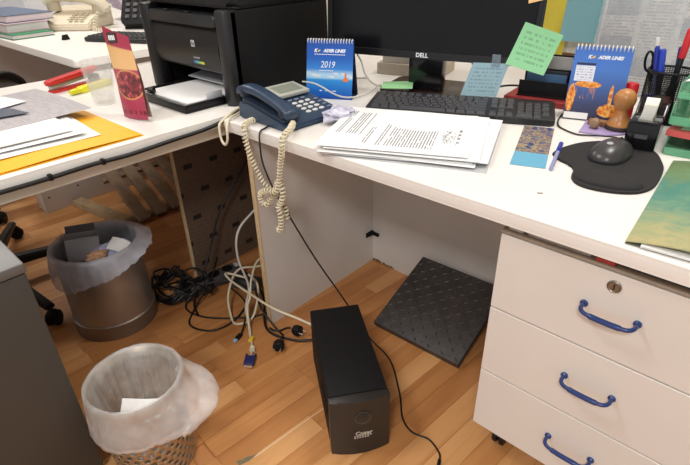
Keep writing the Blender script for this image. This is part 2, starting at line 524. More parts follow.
# ---- swivel chair base seen under the left desk
def star_base(parent, r, a0, cm):
    for k in range(5):
        a = a0 + k*2*PI/5
        M = Matrix.Rotation(a, 4, 'Z')
        arm = MB()
        vs = [(0.03, -0.026, 0.075), (0.03, 0.026, 0.075), (0.03, 0.022, 0.112), (0.03, -0.022, 0.112),
              (r, -0.017, 0.062), (r, 0.017, 0.062), (r, 0.014, 0.080), (r, -0.014, 0.080)]
        b_, f_ = arm.raw(vs, [(0,1,2,3), (7,6,5,4), (0,4,5,1), (1,5,6,2), (2,6,7,3), (3,7,4,0)], M)
        bmesh.ops.bevel(arm.bm, geom=arm.bm.edges[:], offset=0.005, segments=2, affect='EDGES')
        ao = arm.obj('base_arm', cm, parent)
        c = MB()
        rr = M @ Vector((r-0.004, 0, 0))
        for s in (-1, 1):
            c.lathe([(0, -0.008), (0.022, -0.008), (0.0265, -0.004), (0.0265, 0.004), (0.022, 0.008), (0, 0.008)], 18,
                    M=Matrix.Translation((rr.x, rr.y, 0.0265)) @ Matrix.Rotation(a*1.0+0.7, 4, 'Z') @ Matrix.Translation((s*0.012, 0, 0)) @ Matrix.Rotation(PI/2, 4, 'Y'), close=False)
        c.lathe([(0.02, 0.02), (0.022, 0.045), (0.015, 0.054), (0.006, 0.06)], 16, c=(rr.x, rr.y, 0))
        c.obj('caster', BLACKM, ao)
    MB().lathe([(0.036, 0.07), (0.036, 0.115), (0.028, 0.122), (0.028, 0.26), (0.016, 0.265), (0.016, 0.40)], 24).obj('column', BLACKP, parent)
SEATF = mat('charcoal_fabric', (44, 44, 48), 0.9, var=0.15, scale=120, bump=0.3, bscale=500)
def chair(label, loc, rz, r, a0, sz=0.41, arc=False, seat=(0.20, 0.20), cm=BLACKP):
    c = thing('office_chair', label, 'chair', loc, rz)
    star_base(c, r, a0 - rz, cm)
    MB().prism(rrect(-seat[0], seat[0], -seat[1], seat[1], 0.09), sz, sz+0.06, 0.02, 3).obj('seat', SEATF, c)
    MB().bx(-0.05, 0.05, -0.06, 0.06, sz-0.02, sz-0.0005, .004).obj('seat_plate', BLACKM, c)
    return c
c1 = chair('black swivel chair with five-star base pushed under the printer desk', (-0.95, -0.53, 0), math.radians(-90), 0.40, math.radians(9), 0.405, seat=(0.17, 0.17))
MB().tube(smooth([(-0.0, -0.15, 0.398), (0, -0.24, 0.41), (0, -0.27, 0.5), (0, -0.29, 0.6)], 6), 0.014, 10).obj('back_bracket', BLACKM, c1)
MB().prism(rrect(-0.15, 0.15, 0.0, 0.36, 0.06), -0.02, 0.02, 0.012, 3, M=Matrix.Translation((0, -0.315, 0.56)) @ Matrix.Rotation(math.radians(96), 4, 'X')).obj('backrest', SEATF, c1)
c2 = chair('black swivel chair with a curved hoop back behind the printer desk', (-1.74, -0.43, 0), math.radians(-55), 0.25, math.radians(20), 0.40)
# hoop back: arch frame with a grey panel inside, on the chair's +y side
arch = smooth([(-0.20, 0.20, 0.37), (-0.215, 0.30, 0.46), (-0.2, 0.36, 0.57), (-0.11, 0.385, 0.635), (0, 0.392, 0.655), (0.11, 0.385, 0.635), (0.2, 0.36, 0.57), (0.215, 0.30, 0.46), (0.20, 0.20, 0.37)], 7)
ho = MB().tube(arch, 0.017, 12).obj('back_hoop', BLACKP, c2)
bk = MB()
bk.prism([(p.x*0.93, p.z) for p in arch if p.z > 0.46], -0.008, 0.008, 0.003, 1, M=Matrix.Translation((0, 0.366, 0)) @ Matrix.Rotation(PI/2, 4, 'X'))
bk.obj('backrest', mat('grey_mesh_fabric', (120, 112, 106), 0.9, var=0.1, scale=200), c2)

# ---- slatted wooden footrest far under the desk
S = thing('slatted_footrest', 'brown wooden slatted footrest leaning on the floor under the printer desk', 'footrest', (-1.27, 0.06, 0))
SLAT = mat('weathered_slat', (156, 132, 108), 0.8, var=0.2, scale=30)
ang = math.atan2(0.17, 0.27)
for k in range(6):
    o = MB().box((0, 0, 0), (0.34, 0.055, 0.02), None, 0.002, 1).obj('slat', SLAT, S)
    o.location = (0.135, 0.035+0.085*k, 0.105); o.rotation_euler = (0, ang, 0)
for x, z in ((0.02, 0.15), (0.235, 0.015)):
    MB().box((x, 0.26, z), (0.025, 0.54, 0.025), (0, ang, 0), 0.002, 1).obj('cross_rail', SLAT, S)
MB().bx(-0.01, 0.012, 0.46, 0.48, 0, 0.16, .001, 1).obj('leg', SLAT, S)
o = MB().box((0, 0, 0.0175), (0.40, 0.05, 0.035), (0, 0, math.radians(9)), 0.002, 1).obj('wooden_batten', mat('pale_batten', (176, 152, 116), 0.8, var=0.15, scale=30))
o.location = (-1.225, 0.0, 0.0); tag(o, 'single pale wooden batten lying on the floor beside the slatted footrest', 'batten')

# ---- black tread-plate foot mat leaning on the modesty panel
th = math.radians(21)
Mm = thing('foot_mat', 'black rubber foot mat with diamond tread tilted against the panel under the desk', 'foot mat', (0.417, 0.236, 0.0), math.radians(2))
TR = mat('black_tread_rubber', (60, 56, 54), 0.5, var=0.25, scale=25)
RT = Matrix.Rotation(th, 4, 'X')
mb = MB(); mb.prism([(-.155, 0), (.155, 0), (.155, .305), (-.155, .305)], 0.0, 0.026, .003, 2, M=RT)
plate = mb.obj('plate', TR, Mm)
tr = MB()
for i in range(13):
    for j in range(13):
        x = -0.142 + i*0.0237; y = 0.011 + j*0.0236
        a = PI/4 if (i+j) % 2 else -PI/4
        ca, sa = math.cos(a), math.sin(a)
        vs = [(x+ca*px-sa*py, y+sa*px+ca*py, z) for px, py, z in ((-.012,0,.0258),(0,-.0032,.0258),(.012,0,.0258),(0,.0032,.0258),(0,0,.0283))]
        tr.raw(vs, [(0,1,4),(1,2,4),(2,3,4),(3,0,4)], RT)
t_ = tr.obj('tread_pattern', TR, Mm); t_['kind'] = 'stuff'

# ---- UPS box
P = thing('power_supply_box', 'black uninterruptible power supply tower standing on the laminate floor', 'power supply', (0.492, -0.215, 0), 0.935)
UB = mat('ups_black_metal', (20, 20, 20), 0.75, spec=0.25, bump=0.05, bscale=900)
UF = mat('ups_front_plastic', (40, 38, 36), 0.4)
w, l, h = 0.146, 0.347, 0.182
MB().bx(0.002, w-0.002, 0.022, l, 0.0, h, .003).obj('body', UB, P)
fr = MB()
poly = [(0, 0.0215), (0.0, 0.004)] + [(w*t, 0.004-0.012*math.sin(PI*t)) for t in (0.12, 0.25, 0.38, 0.5, 0.62, 0.75, 0.88)] + [(w, 0.004), (w, 0.0215)]
fr.prism(poly, 0.0, h-0.002, .003, 2)
ff = fr.obj('front_panel', UF, P)
Mb = Matrix.Translation((w/2+.004, -0.0082, h*0.70)) @ Matrix.Rotation(PI/2, 4, 'X')
MB().lathe([(0.021, 0), (0.021, 0.0012), (0.0185, 0.0018), (0.017, 0.0006)], 28, M=Mb).obj('button_ring', mat('ups_ring', (62, 60, 58), 0.35), ff)
MB().lathe([(0.0155, 0), (0.0155, 0.002), (0.012, 0.003), (0, 0.003)], 28, M=Mb, close=False).obj('power_button', UF, ff)
UT = mat('ups_silver_print', (190, 184, 172), 0.4)
text('Cuser', 0.017, UT, ff, (w/2+.006, -0.0088, h*0.41), (PI/2, 0, 0), bold=0.0006)
sm = MB()
for j, zz in enumerate((h*0.352, h*0.322)):
    for q in range(7 - j):
        sm.bx(w/2-.018+q*.0065, w/2-.0135+q*.0065, -0.0089, -0.0082, zz, zz+.0028)
sm.obj('small_print', UT, ff)
for j in range(6):
    MB().bx(-0.0002, 0.0024, 0.06+j*0.016, 0.067+j*0.016, 0.085, 0.115).obj('side_vent', BLACKM, P)

# ================================================================== BINS
def bag_material(name, col, tr, rough=0.35):
    M = bpy.data.materials.new(name); M.use_nodes = True
    nt = M.node_tree; nt.nodes.clear()
    out = nt.nodes.new('ShaderNodeOutputMaterial')
    pb = nt.nodes.new('ShaderNodeBsdfPrincipled')
    pb.inputs['Base Color'].default_value = lin(col); pb.inputs['Roughness'].default_value = rough
    tl = nt.nodes.new('ShaderNodeBsdfTranslucent'); tl.inputs[0].default_value = lin(col)
    tp = nt.nodes.new('ShaderNodeBsdfTransparent')
    m1 = nt.nodes.new('ShaderNodeMixShader'); m1.inputs[0].default_value = 0.4
    m2 = nt.nodes.new('ShaderNodeMixShader')
    n = nt.nodes.new('ShaderNodeTexNoise'); n.inputs['Scale'].default_value = 18
    tc = nt.nodes.new('ShaderNodeTexCoord'); nt.links.new(tc.outputs['Object'], n.inputs['Vector'])
    mr = nt.nodes.new('ShaderNodeMapRange')
    mr.inputs[1].default_value = 0.3; mr.inputs[2].default_value = 0.7
    mr.inputs[3].default_value = tr-0.12; mr.inputs[4].default_value = tr+0.15
    nt.links.new(n.outputs['Fac'], mr.inputs[0]); nt.links.new(mr.outputs[0], m2.inputs[0])
    nt.links.new(pb.outputs[0], m1.inputs[1]); nt.links.new(tl.outputs[0], m1.inputs[2])
    nt.links.new(m1.outputs[0], m2.inputs[1]); nt.links.new(tp.outputs[0], m2.inputs[2])
    nt.links.new(m2.outputs[0], out.inputs[0])
    return M
def bag(name, prof, n, fn, m, loc):
    """prof: list of (r,z); fn(a,t,r,z)->(r,z) adds the folds"""
    vs, fs = [], []
    K = len(prof)
    jr = max(range(K), key=lambda q: prof[q][1])
    for j, (r, z) in enumerate(prof):
        tt = 0.5*j/jr if j <= jr else 0.5+0.5*(j-jr)/(K-1-jr)
        for i in range(n):
            a = 2*PI*i/n
            r2_, z2_ = fn(a, tt, r, z)
            vs.append((r2_*math.cos(a), r2_*math.sin(a), z2_))
    for j in range(K-1):
        for i in range(n):
            k = (i+1) % n
            fs.append((j*n+i, j*n+k, (j+1)*n+k, (j+1)*n+i))
    b = MB(); b.raw(vs, fs)
    o = b.obj(name, m, None, 80); o.location = loc
    return o
def lerp_prof(pts, step=0.012):
    out = []
    for (r0, z0), (r1, z1) in zip(pts, pts[1:]):
        k = max(1, int(math.hypot(r1-r0, z1-z0)/step))
        out += [(r0+(r1-r0)*i/k, z0+(z1-z0)*i/k) for i in range(k)]
    return out + [pts[-1]]

# ---- steel bin
B1 = thing('steel_bin', 'round brushed steel waste bin beside the swivel chair base', 'waste bin', (-0.437, -0.310, 0))
B1.scale = (0.93, 0.93, 1.0)
MB().lathe([(0.128, 0.012), (0.136, 0.012), (0.136, 0.288), (0.139, 0.292), (0.136, 0.296), (0.131, 0.290), (0.131, 0.018), (0.0, 0.018)], 56, close=False).obj('body', STEEL, B1)
MB().lathe([(0.130, 0.0), (0.140, 0.0), (0.141, 0.052), (0.1365, 0.056)], 56, close=False).obj('base_ring', mat('worn_steel', (140, 130, 120), 0.45, metal=0.75, var=0.15, scale=10), B1)
MB().lathe([(0, 0.001), (0.1298, 0.001), (0.1298, 0.004), (0, 0.004)], 40, close=False).obj('bottom', BLACKM, B1)
def f1(a, t, r, z):
    c, sn = math.cos(a), math.sin(a)
    f = noise.noise(Vector((c*5, sn*5, z*14)))
    f2 = noise.noise(Vector((c*16, sn*16, z*9+9)))
    f3 = noise.noise(Vector((c*9, sn*9, 4.0)))
    if t < 0.47:
        return min(r + 0.006*f + 0.005*f2, 0.1285), z
    if t < 0.53:
        return r + 0.001*f2, z + 0.0035*(f3+0.3)
    k = (t-0.53)/0.47
    drop = 0.62 + 0.55*math.cos(a-math.radians(262)) + 0.10*f3
    drop = max(0.12, drop)
    flare = 0.028*k*max(0, math.cos(a-math.radians(45)))**2
    return r + flare + 0.012*k*(0.6+f2) + 0.006*abs(f), 0.304 - (0.304-z)*drop
p1 = lerp_prof([(0.0, 0.10), (0.09, 0.085), (0.124, 0.11), (0.1285, 0.285), (0.1325, 0.3005), (0.1375, 0.304), (0.1435, 0.3005), (0.147, 0.29), (0.150, 0.21)])
BAG1 = bag_material('grey_blue_bag', (222, 226, 238), 0.30, 0.28)
lin1 = bag('bin_liner', p1, 96, f1, BAG1, (-0.437, -0.310, 0)); lin1.scale = (0.93, 0.93, 1.0)
tag(lin1, 'greyish translucent plastic liner folded over the steel bin rim', 'bin liner')
# rubbish inside
rb = thing('small_box', 'open grey cardboard box thrown in the steel bin', 'box', (-0.476, -0.340, 0.238), 0, None, (math.radians(-6), math.radians(5), math.radians(70)))
BXM = mat('grey_box_card', (172, 170, 174), 0.7)
MB().bx(-.046, .046, -.0275, .0275, 0, .003).obj('bottom_panel', BXM, rb)
for y in (-.028, .026): MB().bx(-.046, .046, y, y+.002, 0.0035, .078).obj('side_panel', BXM, rb)
for x in (-.0485, .0465): MB().bx(x, x+.002, -.028, .028, 0.0035, .078).obj('side_panel', BXM, rb)
MB().box((0, .036, .088), (.085, .0015, .026), (math.radians(-40), 0, 0)).obj('flap', mat('dark_box_card', (92, 92, 98), 0.7), rb)
def crumple(name, label, cat, loc, r, m, seed, squash=(1,1,1), sub=3):
    b = MB()
    bmesh.ops.create_icosphere(b.bm, subdivisions=sub, radius=1)
    for v in b.bm.verts:
        d = v.co.normalized()
        f = noise.noise(d*2.1 + Vector((seed, 0, 0)))*0.42 + noise.noise(d*5 + Vector((0, seed, 0)))*0.2
        v.co = Vector((d.x*squash[0], d.y*squash[1], d.z*squash[2]))*r*(1+f)
    o = b.obj(name, m, None, 12); o.location = loc
    return tag(o, label, cat)
crumple('crumpled_plastic', 'crumpled bluish plastic wrap in the steel bin', 'wrapper', (-0.412, -0.278, 0.248), 0.050, mat('bluish_wrap', (178, 186, 214), 0.35), 3.1, (0.9, 1.25, 0.85))
crumple('crumpled_tissue', 'crumpled orange-brown paper napkin in the steel bin', 'napkin', (-0.380, -0.335, 0.278), 0.024, mat('tan_napkin', (206, 160, 126), 0.8), 8.2, (1, 1.3, .7))
o = MB().sheet(0.06, 0.045, 0.0006, 4, 3, lambda u, v: 0.008*math.sin(u*3)).obj('paper_scrap', PAPER)
o.location = (-0.368, -0.268, 0.292); o.rotation_euler = (0.5, 0.3, 0.6); tag(o, 'white paper scrap lying on top of the rubbish in the steel bin', 'paper scrap')

# ---- perforated bin
B2C = (0.165, -0.500, 0)
B2 = thing('perforated_bin', 'perforated metal waste bin beside the dark grey cabinet', 'waste bin', B2C)
BM2 = mat('champagne_metal', (176, 158, 134), 0.36, metal=0.75, var=0.06, scale=12)
pm = MB()
NA = 100
zs = [0.0]; kinds = ['s']
z = 0.012
rows = []
while z < 0.235:
    rows.append((z, 'h')); z += 0.0095
    rows.append((z, 's')); z += 0.0065
rows.append((z, 'end'))
R2 = lambda z: 0.090 + 0.011*z/0.27
vs, fs = [], []
levels = [0.0] + [r[0] for r in rows] + [0.262]
for zz in levels:
    for i in range(NA):
        a = 2*PI*(i + 0.0)/NA
        vs.append((R2(zz)*math.cos(a), R2(zz)*math.sin(a), zz))
hr = 0
for j in range(len(levels)-1):
    kind = 's' if j == 0 or j > len(rows)-1 else rows[j-1][1]
    for i in range(NA):
        if kind == 'h' and (i + 2*(hr % 2)) % 4 in (0, 1): continue
        k = (i+1) % NA
        fs.append((j*NA+i, j*NA+k, (j+1)*NA+k, (j+1)*NA+i))
    if kind == 'h': hr += 1
pm.raw(vs, fs)
po = pm.obj('perforated_wall', BM2, B2, 60)
sm_ = po.modifiers.new('sheet', 'SOLIDIFY'); sm_.thickness = 0.0012; sm_.offset = -1
MB().lathe([(0, 0.003), (0.0885, 0.003), (0.0885, 0.006), (0, 0.006)], 44, close=False).obj('bottom', BM2, B2)
MB().lathe([(0.0990, 0.258), (0.1022, 0.260), (0.103, 0.264), (0.1015, 0.267), (0.0985, 0.264)], 56, close=False).obj('rim', BM2, B2)
MB().box((0.1035*math.cos(.45), 0.1035*math.sin(.45), 0.12), (0.004, 0.022, 0.012), (0, 0, .45), .001, 1).obj('white_tag', PAPER, B2)
def f2(a, t, r, z):
    c, sn = math.cos(a), math.sin(a)
    f = noise.noise(Vector((c*4, sn*4, z*10+3)))
    fo = noise.noise(Vector((c*11, sn*11, z*3)))
    fw_ = noise.noise(Vector((c*24, sn*24, z*4+7)))
    if t < 0.47:
        return min(r + 0.005*f + 0.013*fo*min(1, t*4)*(1-t) - 0.003 - 0.004*abs(fw_), 0.0965), z
    if t < 0.53:
        return r + 0.0006*fw_, z + 0.0015*f
    k = (t-0.53)/0.47
    d = max(0.0, math.cos(a - math.radians(40)))**4
    puff = 0.064*d*math.sin(min(1, k)**2.2*PI*0.86)
    drop = 0.95 + 0.07*f + 0.22*math.cos(a-math.radians(-75)) - 0.2*max(0, math.cos(a-math.radians(120)))
    return r + puff + 0.004*fo*k + 0.003*fw_*k + 0.003*abs(f), 0.2725 - (0.2725-z)*drop
p2 = lerp_prof([(0.0, 0.085), (0.06, 0.08), (0.088, 0.10), (0.0965, 0.25), (0.0975, 0.2685), (0.101, 0.2725), (0.1055, 0.270), (0.1075, 0.262), (0.112, 0.22), (0.117, 0.185), (0.115, 0.172), (0.108, 0.166), (0.107, 0.172)], 0.007)
BAG2 = bag_material('white_bag', (250, 251, 252), 0.56, 0.2)
tag(bag('bin_liner', p2, 128, f2, BAG2, B2C), 'white translucent plastic liner folded over the perforated bin rim', 'bin liner')
for k, (x, y, z, rx, ry, rz_, lab) in enumerate([(0.012, -0.010, 0.178, .6, .2, .9, 'folded white paper slip standing in the perforated bin'),
                                      (-0.03, 0.03, 0.105, -.2, .2, 1.2, 'flat white paper slip low in the perforated bin')]):
    o = MB().sheet(0.085, 0.05, 0.0008, 6, 1, lambda u, v: 0.02*abs(u-.5)).obj('paper_slip', PAPER)
    o.location = (B2C[0]+x, B2C[1]+y, z); o.rotation_euler = (rx, ry, rz_); tag(o, lab, 'paper')

# ================================================================== CABLES ON THE FLOOR
def cable(label, pts, r, m, k=7, name='cable', cat='cable', raw=False):
    o = MB().tube(pts if raw else smooth(pts, k), r, 8).obj(name, m, None, 60)
    return tag(o, label, cat)
# power strip and adapters
t = thing('power_strip', 'black power strip half buried in the cable tangle by the brown panel', 'power strip', (-0.345, 0.005, 0.0), math.radians(82))
MB().bx(-0.13, 0.13, -0.03, 0.03, 0.0, 0.042, .006).obj('housing', DARKG, t)
for k in range(4):
    MB().lathe([(0.0, 0.0422), (0.019, 0.0422), (0.021, 0.0435), (0.0195, 0.0435)], 20, c=(-0.09+k*0.055, 0, 0), close=False).obj('socket', BLACKM, t)
MB().bx(0.105, 0.122, -0.012, 0.012, 0.0422, 0.047, .001).obj('switch', mat('pale_switch', (190, 190, 180), 0.4), t)
o = MB().bx(-.055, .055, -.026, .026, 0, .034, .006).obj('power_adapter', DARKG); o.location = (-0.24, 0.09, 0); o.rotation_euler = (0, 0, 0.5)
tag(o, 'dark grey brick power adapter between the power strip and the desk end panel', 'adapter')
rk = random.Random(11)
def loops(cx, cy, n, r0, r1, z0, z1, seed):
    q = random.Random(seed); pts = []
    for i in range(n*9):
        a = 2*PI*i/9 + q.uniform(-.12, .12)
        rr = q.uniform(r0, r1)
        pts.append((cx+rr*1.25*math.cos(a)*q.uniform(.85, 1.1), cy+rr*math.sin(a), q.uniform(z0, z1)))
    return pts
cable('thick black cable coiled in loops between the steel bin and power strip', loops(-0.41, -0.115, 4, 0.055, 0.082, 0.006, 0.05, 4), 0.0052, BLACK_C)
cable('thin black cable wound in a bundle beside the steel bin', loops(-0.44, -0.10, 4, 0.03, 0.072, 0.02, 0.065, 9), 0.004, BLACK_C)
cable('black cable bunched over the power strip', loops(-0.335, -0.07, 3, 0.03, 0.075, 0.012, 0.075, 21), 0.0036, BLACK_C)
cable('black cable looping from the tangle out across the open floor',
      [(-0.36, 0.06, 0.09), (-0.30, -0.02, 0.05), (-0.26, -0.12, 0.006), (-0.20, -0.175, 0.004), (-0.12, -0.14, 0.004), (-0.11, -0.05, 0.006), (-0.17, 0.05, 0.02), (-0.24, 0.04, 0.05), (-0.30, -0.05, 0.05), (-0.3, -0.13, 0.005), (-0.2, -0.12, 0.005), (-0.09, -0.03, 0.006), (-0.04, 0.05, 0.01)], 0.0032, BLACK_C)
cable('black cable hanging down the brown panel into the tangle',
      [(-0.36, 0.33, 0.60), (-0.37, 0.28, 0.45), (-0.385, 0.20, 0.34), (-0.39, 0.12, 0.25), (-0.385, 0.06, 0.14), (-0.36, -0.01, 0.05), (-0.29, -0.10, 0.012), (-0.22, -0.13, 0.005)], 0.0034, BLACK_C)
cable('black cable running from the tangle to the rear of the power supply',
      [(-0.28, 0.1, 0.05), (-0.2, 0.10, 0.04), (-0.10, 0.06, 0.03), (0.01, -0.02, 0.006), (0.11, 0.0, 0.005), (0.16, 0.035, 0.01), (0.20, 0.06, 0.03), (0.228, 0.075, 0.045)], 0.004, BLACK_C)
cable('pale grey cable hanging down in a curve beside the desk end panel',
      [(-0.10, 0.40, 0.58), (-0.10, 0.24, 0.48), (-0.10, 0.09, 0.385), (-0.1, 0.0, 0.33), (-0.10, -0.018, 0.24), (-0.09, 0.0, 0.12), (-0.08, -0.03, 0.05), (-0.02, -0.065, 0.008), (0.04, -0.105, 0.006), (0.065, -0.128, 0.006)], 0.0038, GREYW_C)
cable('cream cable curled in a ring in front of the power strip',
      [(-0.10, 0.23, 0.12), (-0.18, 0.12, 0.10), (-0.22, 0.05, 0.10), (-0.19, -0.02, 0.05), (-0.13, -0.06, 0.01), (-0.085, -0.07, 0.006), (-0.06, -0.02, 0.02), (-0.11, 0.05, 0.08), (-0.17, 0.06, 0.1)], 0.0042, CREAM_C)
cable('straight cream cable crossing the tangle to the power supply',
      [(-0.17, 0.05, 0.09), (-0.215, 0.0, 0.115), (-0.17, -0.012, 0.11), (-0.07, -0.008, 0.10), (0.03, 0.0, 0.09), (0.12, 0.03, 0.075), (0.20, 0.055, 0.06), (0.226, 0.062, 0.058)], 0.004, CREAM_C)
cable('cream cable arching from behind the desk end panel over the tangle',
      [(-0.06, 0.3, 0.18), (-0.13, 0.18, 0.15), (-0.14, 0.09, 0.16), (-0.1, 0.02, 0.13), (-0.075, -0.01, 0.09), (-0.07, -0.03, 0.06), (-0.03, -0.06, 0.012), (0.0, -0.08, 0.007)], 0.0042, CREAM_C)
# loose plugs
v = thing('vga_plug', 'dark blue video plug lying on the floor at the end of the grey cable', 'plug', (0.083, -0.148, 0.0), math.radians(-48))
MB().bx(-0.016, 0.02, -0.016, 0.016, 0.001, 0.014, .003).obj('plug_body', mat('navy_plug', (34, 40, 92), 0.4), v)
MB().bx(0.0202, 0.028, -0.012, 0.012, 0.003, 0.012, .001).obj('plug_shell', CHROME, v)
for s in (-1, 1): MB().cyl((-0.026, s*.0135, 0.007), (-0.0165, s*.0135, 0.007), 0.0035, n=10).obj('thumb_screw', mat('navy_plug', (34, 40, 92)), v)
MB().cyl((-0.056, 0, 0.007), (-0.042, 0, 0.007), 0.009).obj('ferrite', CREAM_C, v)
o = MB().bx(-0.012, 0.012, -0.007, 0.007, 0.0005, 0.011, .002).obj('cable_plug', mat('yellow_plug', (224, 190, 60), 0.5)); o.location = (0.012, -0.086, 0.0); o.rotation_euler = (0, 0, -1.0)
tag(o, 'small yellow cable plug on the floor by the desk end panel', 'plug')
for (x, y, a, lab) in ((0.098, -0.04, -0.9, 'round black mains plug on the floor beside the power supply'), (0.085, 0.028, 0.2, 'black mains plug lying against the desk end panel')):
    p_ = thing('mains_plug', lab, 'plug', (x, y, 0), a)
    MB().lathe([(0.006, 0), (0.014, 0.004), (0.0175, 0.012), (0.0175, 0.026), (0.015, 0.029)], 20, M=Matrix.Translation((0, 0, 0.018)) @ Matrix.Rotation(PI/2, 4, 'Y')).obj('plug_body', BLACKM, p_)
    for s in (-1, 1): MB().cyl((0.0293, s*.0085, 0.018), (0.045, s*.0085, 0.018), 0.0023, n=10).obj('pin', CHROME, p_)
cable('short black lead ending in the round mains plug', [(-0.10, 0.03, 0.09), (-0.03, 0.0, 0.05), (0.03, 0.0, 0.01), (0.07, -0.005, 0.006), (0.091, -0.028, 0.015)], 0.0032, BLACK_C)
cable('short black lead ending in the mains plug by the end panel', [(0.02, -0.015, 0.012), (0.045, -0.02, 0.02), (0.062, -0.006, 0.02), (0.066, 0.018, 0.017), (0.076, 0.026, 0.018)], 0.0034, BLACK_C)
u_ = thing('usb_plug', 'black plug with a blue tip dangling at the front of the tangle', 'plug', (-0.03, -0.105, 0.0), math.radians(-70))
MB().bx(-0.014, 0.012, -0.007, 0.007, 0.001, 0.010, .002).obj('plug_body', BLACKM, u_)
MB().bx(0.0122, 0.024, -0.0055, 0.0055, 0.003, 0.008).obj('blue_tip', mat('blue_tip', (150, 190, 230), 0.4), u_)
cable('thin black lead ending in the blue-tipped plug', [(-0.2, 0.0, 0.06), (-0.11, -0.01, 0.05), (-0.065, -0.05, 0.02), (-0.035, -0.09, 0.006)], 0.0028, BLACK_C)
# thin black cable from the desk edge down to the floor, round the UPS to the open floor
cable('thin black cable running down from the telephone, round the power supply and across the floor',
      [(0.045, 0.06, 0.6845), (0.06, 0.02, 0.6845), (0.070, -0.006, 0.682), (0.075, -0.014, 0.65), (0.083, -0.016, 0.60), (0.115, -0.012, 0.53), (0.155, 0.0, 0.46), (0.20, 0.04, 0.33), (0.245, 0.10, 0.18), (0.27, 0.15, 0.06), (0.30, 0.165, 0.006), (0.40, 0.135, 0.003), (0.50, 0.05, 0.003), (0.555, -0.01, 0.003), (0.60, -0.03, 0.003), (0.645, -0.02, 0.003), (0.685, -0.035, 0.003), (0.698, -0.052, 0.004)], 0.0024, BLACK_C)
o = MB().cyl((0.698, -0.053, 0.005), (0.704, -0.066, 0.005), 0.0042, n=12).obj('barrel_plug', BLACKM); tag(o, 'tiny black barrel plug at the loose cable end near the drawer unit', 'plug')

# ================================================================== LEFT DESK ITEMS
Z = ZD + 0.0005
# ---- printer
PR = thing('laser_printer', 'large black laser printer with open paper tray on the left desk', 'printer', (-0.408, 0.105, Z))
PB = mat('printer_black', (20, 19, 20), 0.42, spec=0.4, bump=0.04, bscale=900)
PS = mat('printer_side_black', (12, 11, 11), 0.6, spec=0.25, bump=0.08, bscale=900)
PD = mat('printer_dark_grey', (34, 34, 36), 0.35, spec=0.45)
hw = 0.235
# body in side panels, back and floor so that the paper bay is hollow
MB().bx(-hw, -hw+0.035, 0.012, 0.40, 0, 0.262, .006).obj('side_panel', PS, PR)
MB().bx(hw-0.035, hw, 0.012, 0.40, 0, 0.262, .006).obj('side_panel', PS, PR)
MB().bx(-hw+0.0355, hw-0.0355, 0.20, 0.40, 0.0, 0.262).obj('rear_body', PS, PR)
MB().bx(-hw+0.0355, hw-0.0355, 0.012, 0.199, 0.0, 0.008).obj('bay_floor', BLACKM, PR)
fp = MB()
prof = [(0.018, 0.082), (0.008, 0.090), (-0.002, 0.12), (-0.004, 0.16), (0.002, 0.20), (0.012, 0.212), (0.06, 0.214), (0.06, 0.082)]
n_ = len(prof)
vs = [(-hw+0.051, p[0], p[1]) for p in prof] + [(hw-0.051, p[0], p[1]) for p in prof]
fp.raw(vs, [tuple(range(n_)), tuple(reversed(range(n_, 2*n_)))] + [(i, (i+1) % n_, n_+(i+1) % n_, n_+i) for i in range(n_)])
fpo = fp.obj('front_panel', PB, PR)
# rounded front pillars
for s in (-1, 1):
    pl = MB(); pl.prism(rrect(-0.025, 0.025, -0.010, 0.05, 0.018), 0.0, 0.263, .006, 2, M=Matrix.Translation((s*(hw-0.025), 0, 0)))
    pl.obj('front_pillar', PD if s > 0 else PB, PR)
lid = MB()
lid.prism(rrect(-hw+0.001, hw-0.001, 0.03, 0.40, 0.02), 0.2635, 0.270, .002, 2)
lid.prism(rrect(-hw-0.003, hw+0.003, 0.022, 0.404, 0.025), 0.2705, 0.335, .012, 3)
ld_ = lid.obj('top_cover', PB, PR)
MB().prism(rrect(-hw+0.051, hw-0.051, -0.006, 0.19, 0.01), 0.2145, 0.246, .010, 3).obj('front_lip', PD, PR)
for x in (-0.09, 0.03):
    MB().bx(x-0.014, x+0.014, 0.004, 0.016, 0.2462, 0.2505, .001, 1).obj('latch_notch', BLACKM, PR)
HPW = mat('silver_print', (196, 198, 200), 0.4)
lg = MB().box((0.055, -0.0045, 0.163), (0.019, 0.001, 0.019), None, 0.0003, 1).obj('badge', HPW, fpo)
text('hp', 0.016, mat('badge_ink', (40, 40, 44), 0.5), lg, (0.0555, -0.0054, 0.1635), (PI/2, 0, 0), shear=0.25)
text('LaserJet', 0.0105, HPW, fpo, (0.061, -0.0025, 0.1225), (math.radians(95), 0, 0), shear=0.2)
st = MB()
for i, c in enumerate(range(1)): st.bx(0.04, 0.095, -0.0012, 0.003, 0.1045, 0.112)
g = NT('colour_stripe', 0.4); sx_ = g.n('ShaderNodeSeparateXYZ'); g.put(sx_.inputs[0], g.objc())
g.col(g.ramp(g.math('MULTIPLY', g.math('SUBTRACT', sx_.outputs[0], 0.04), 18.2), [(0, (60, 90, 170)), (0.3, (70, 160, 190)), (0.6, (130, 190, 80)), (1, (220, 210, 90))]))
st.obj('colour_stripe', g.M, fpo)
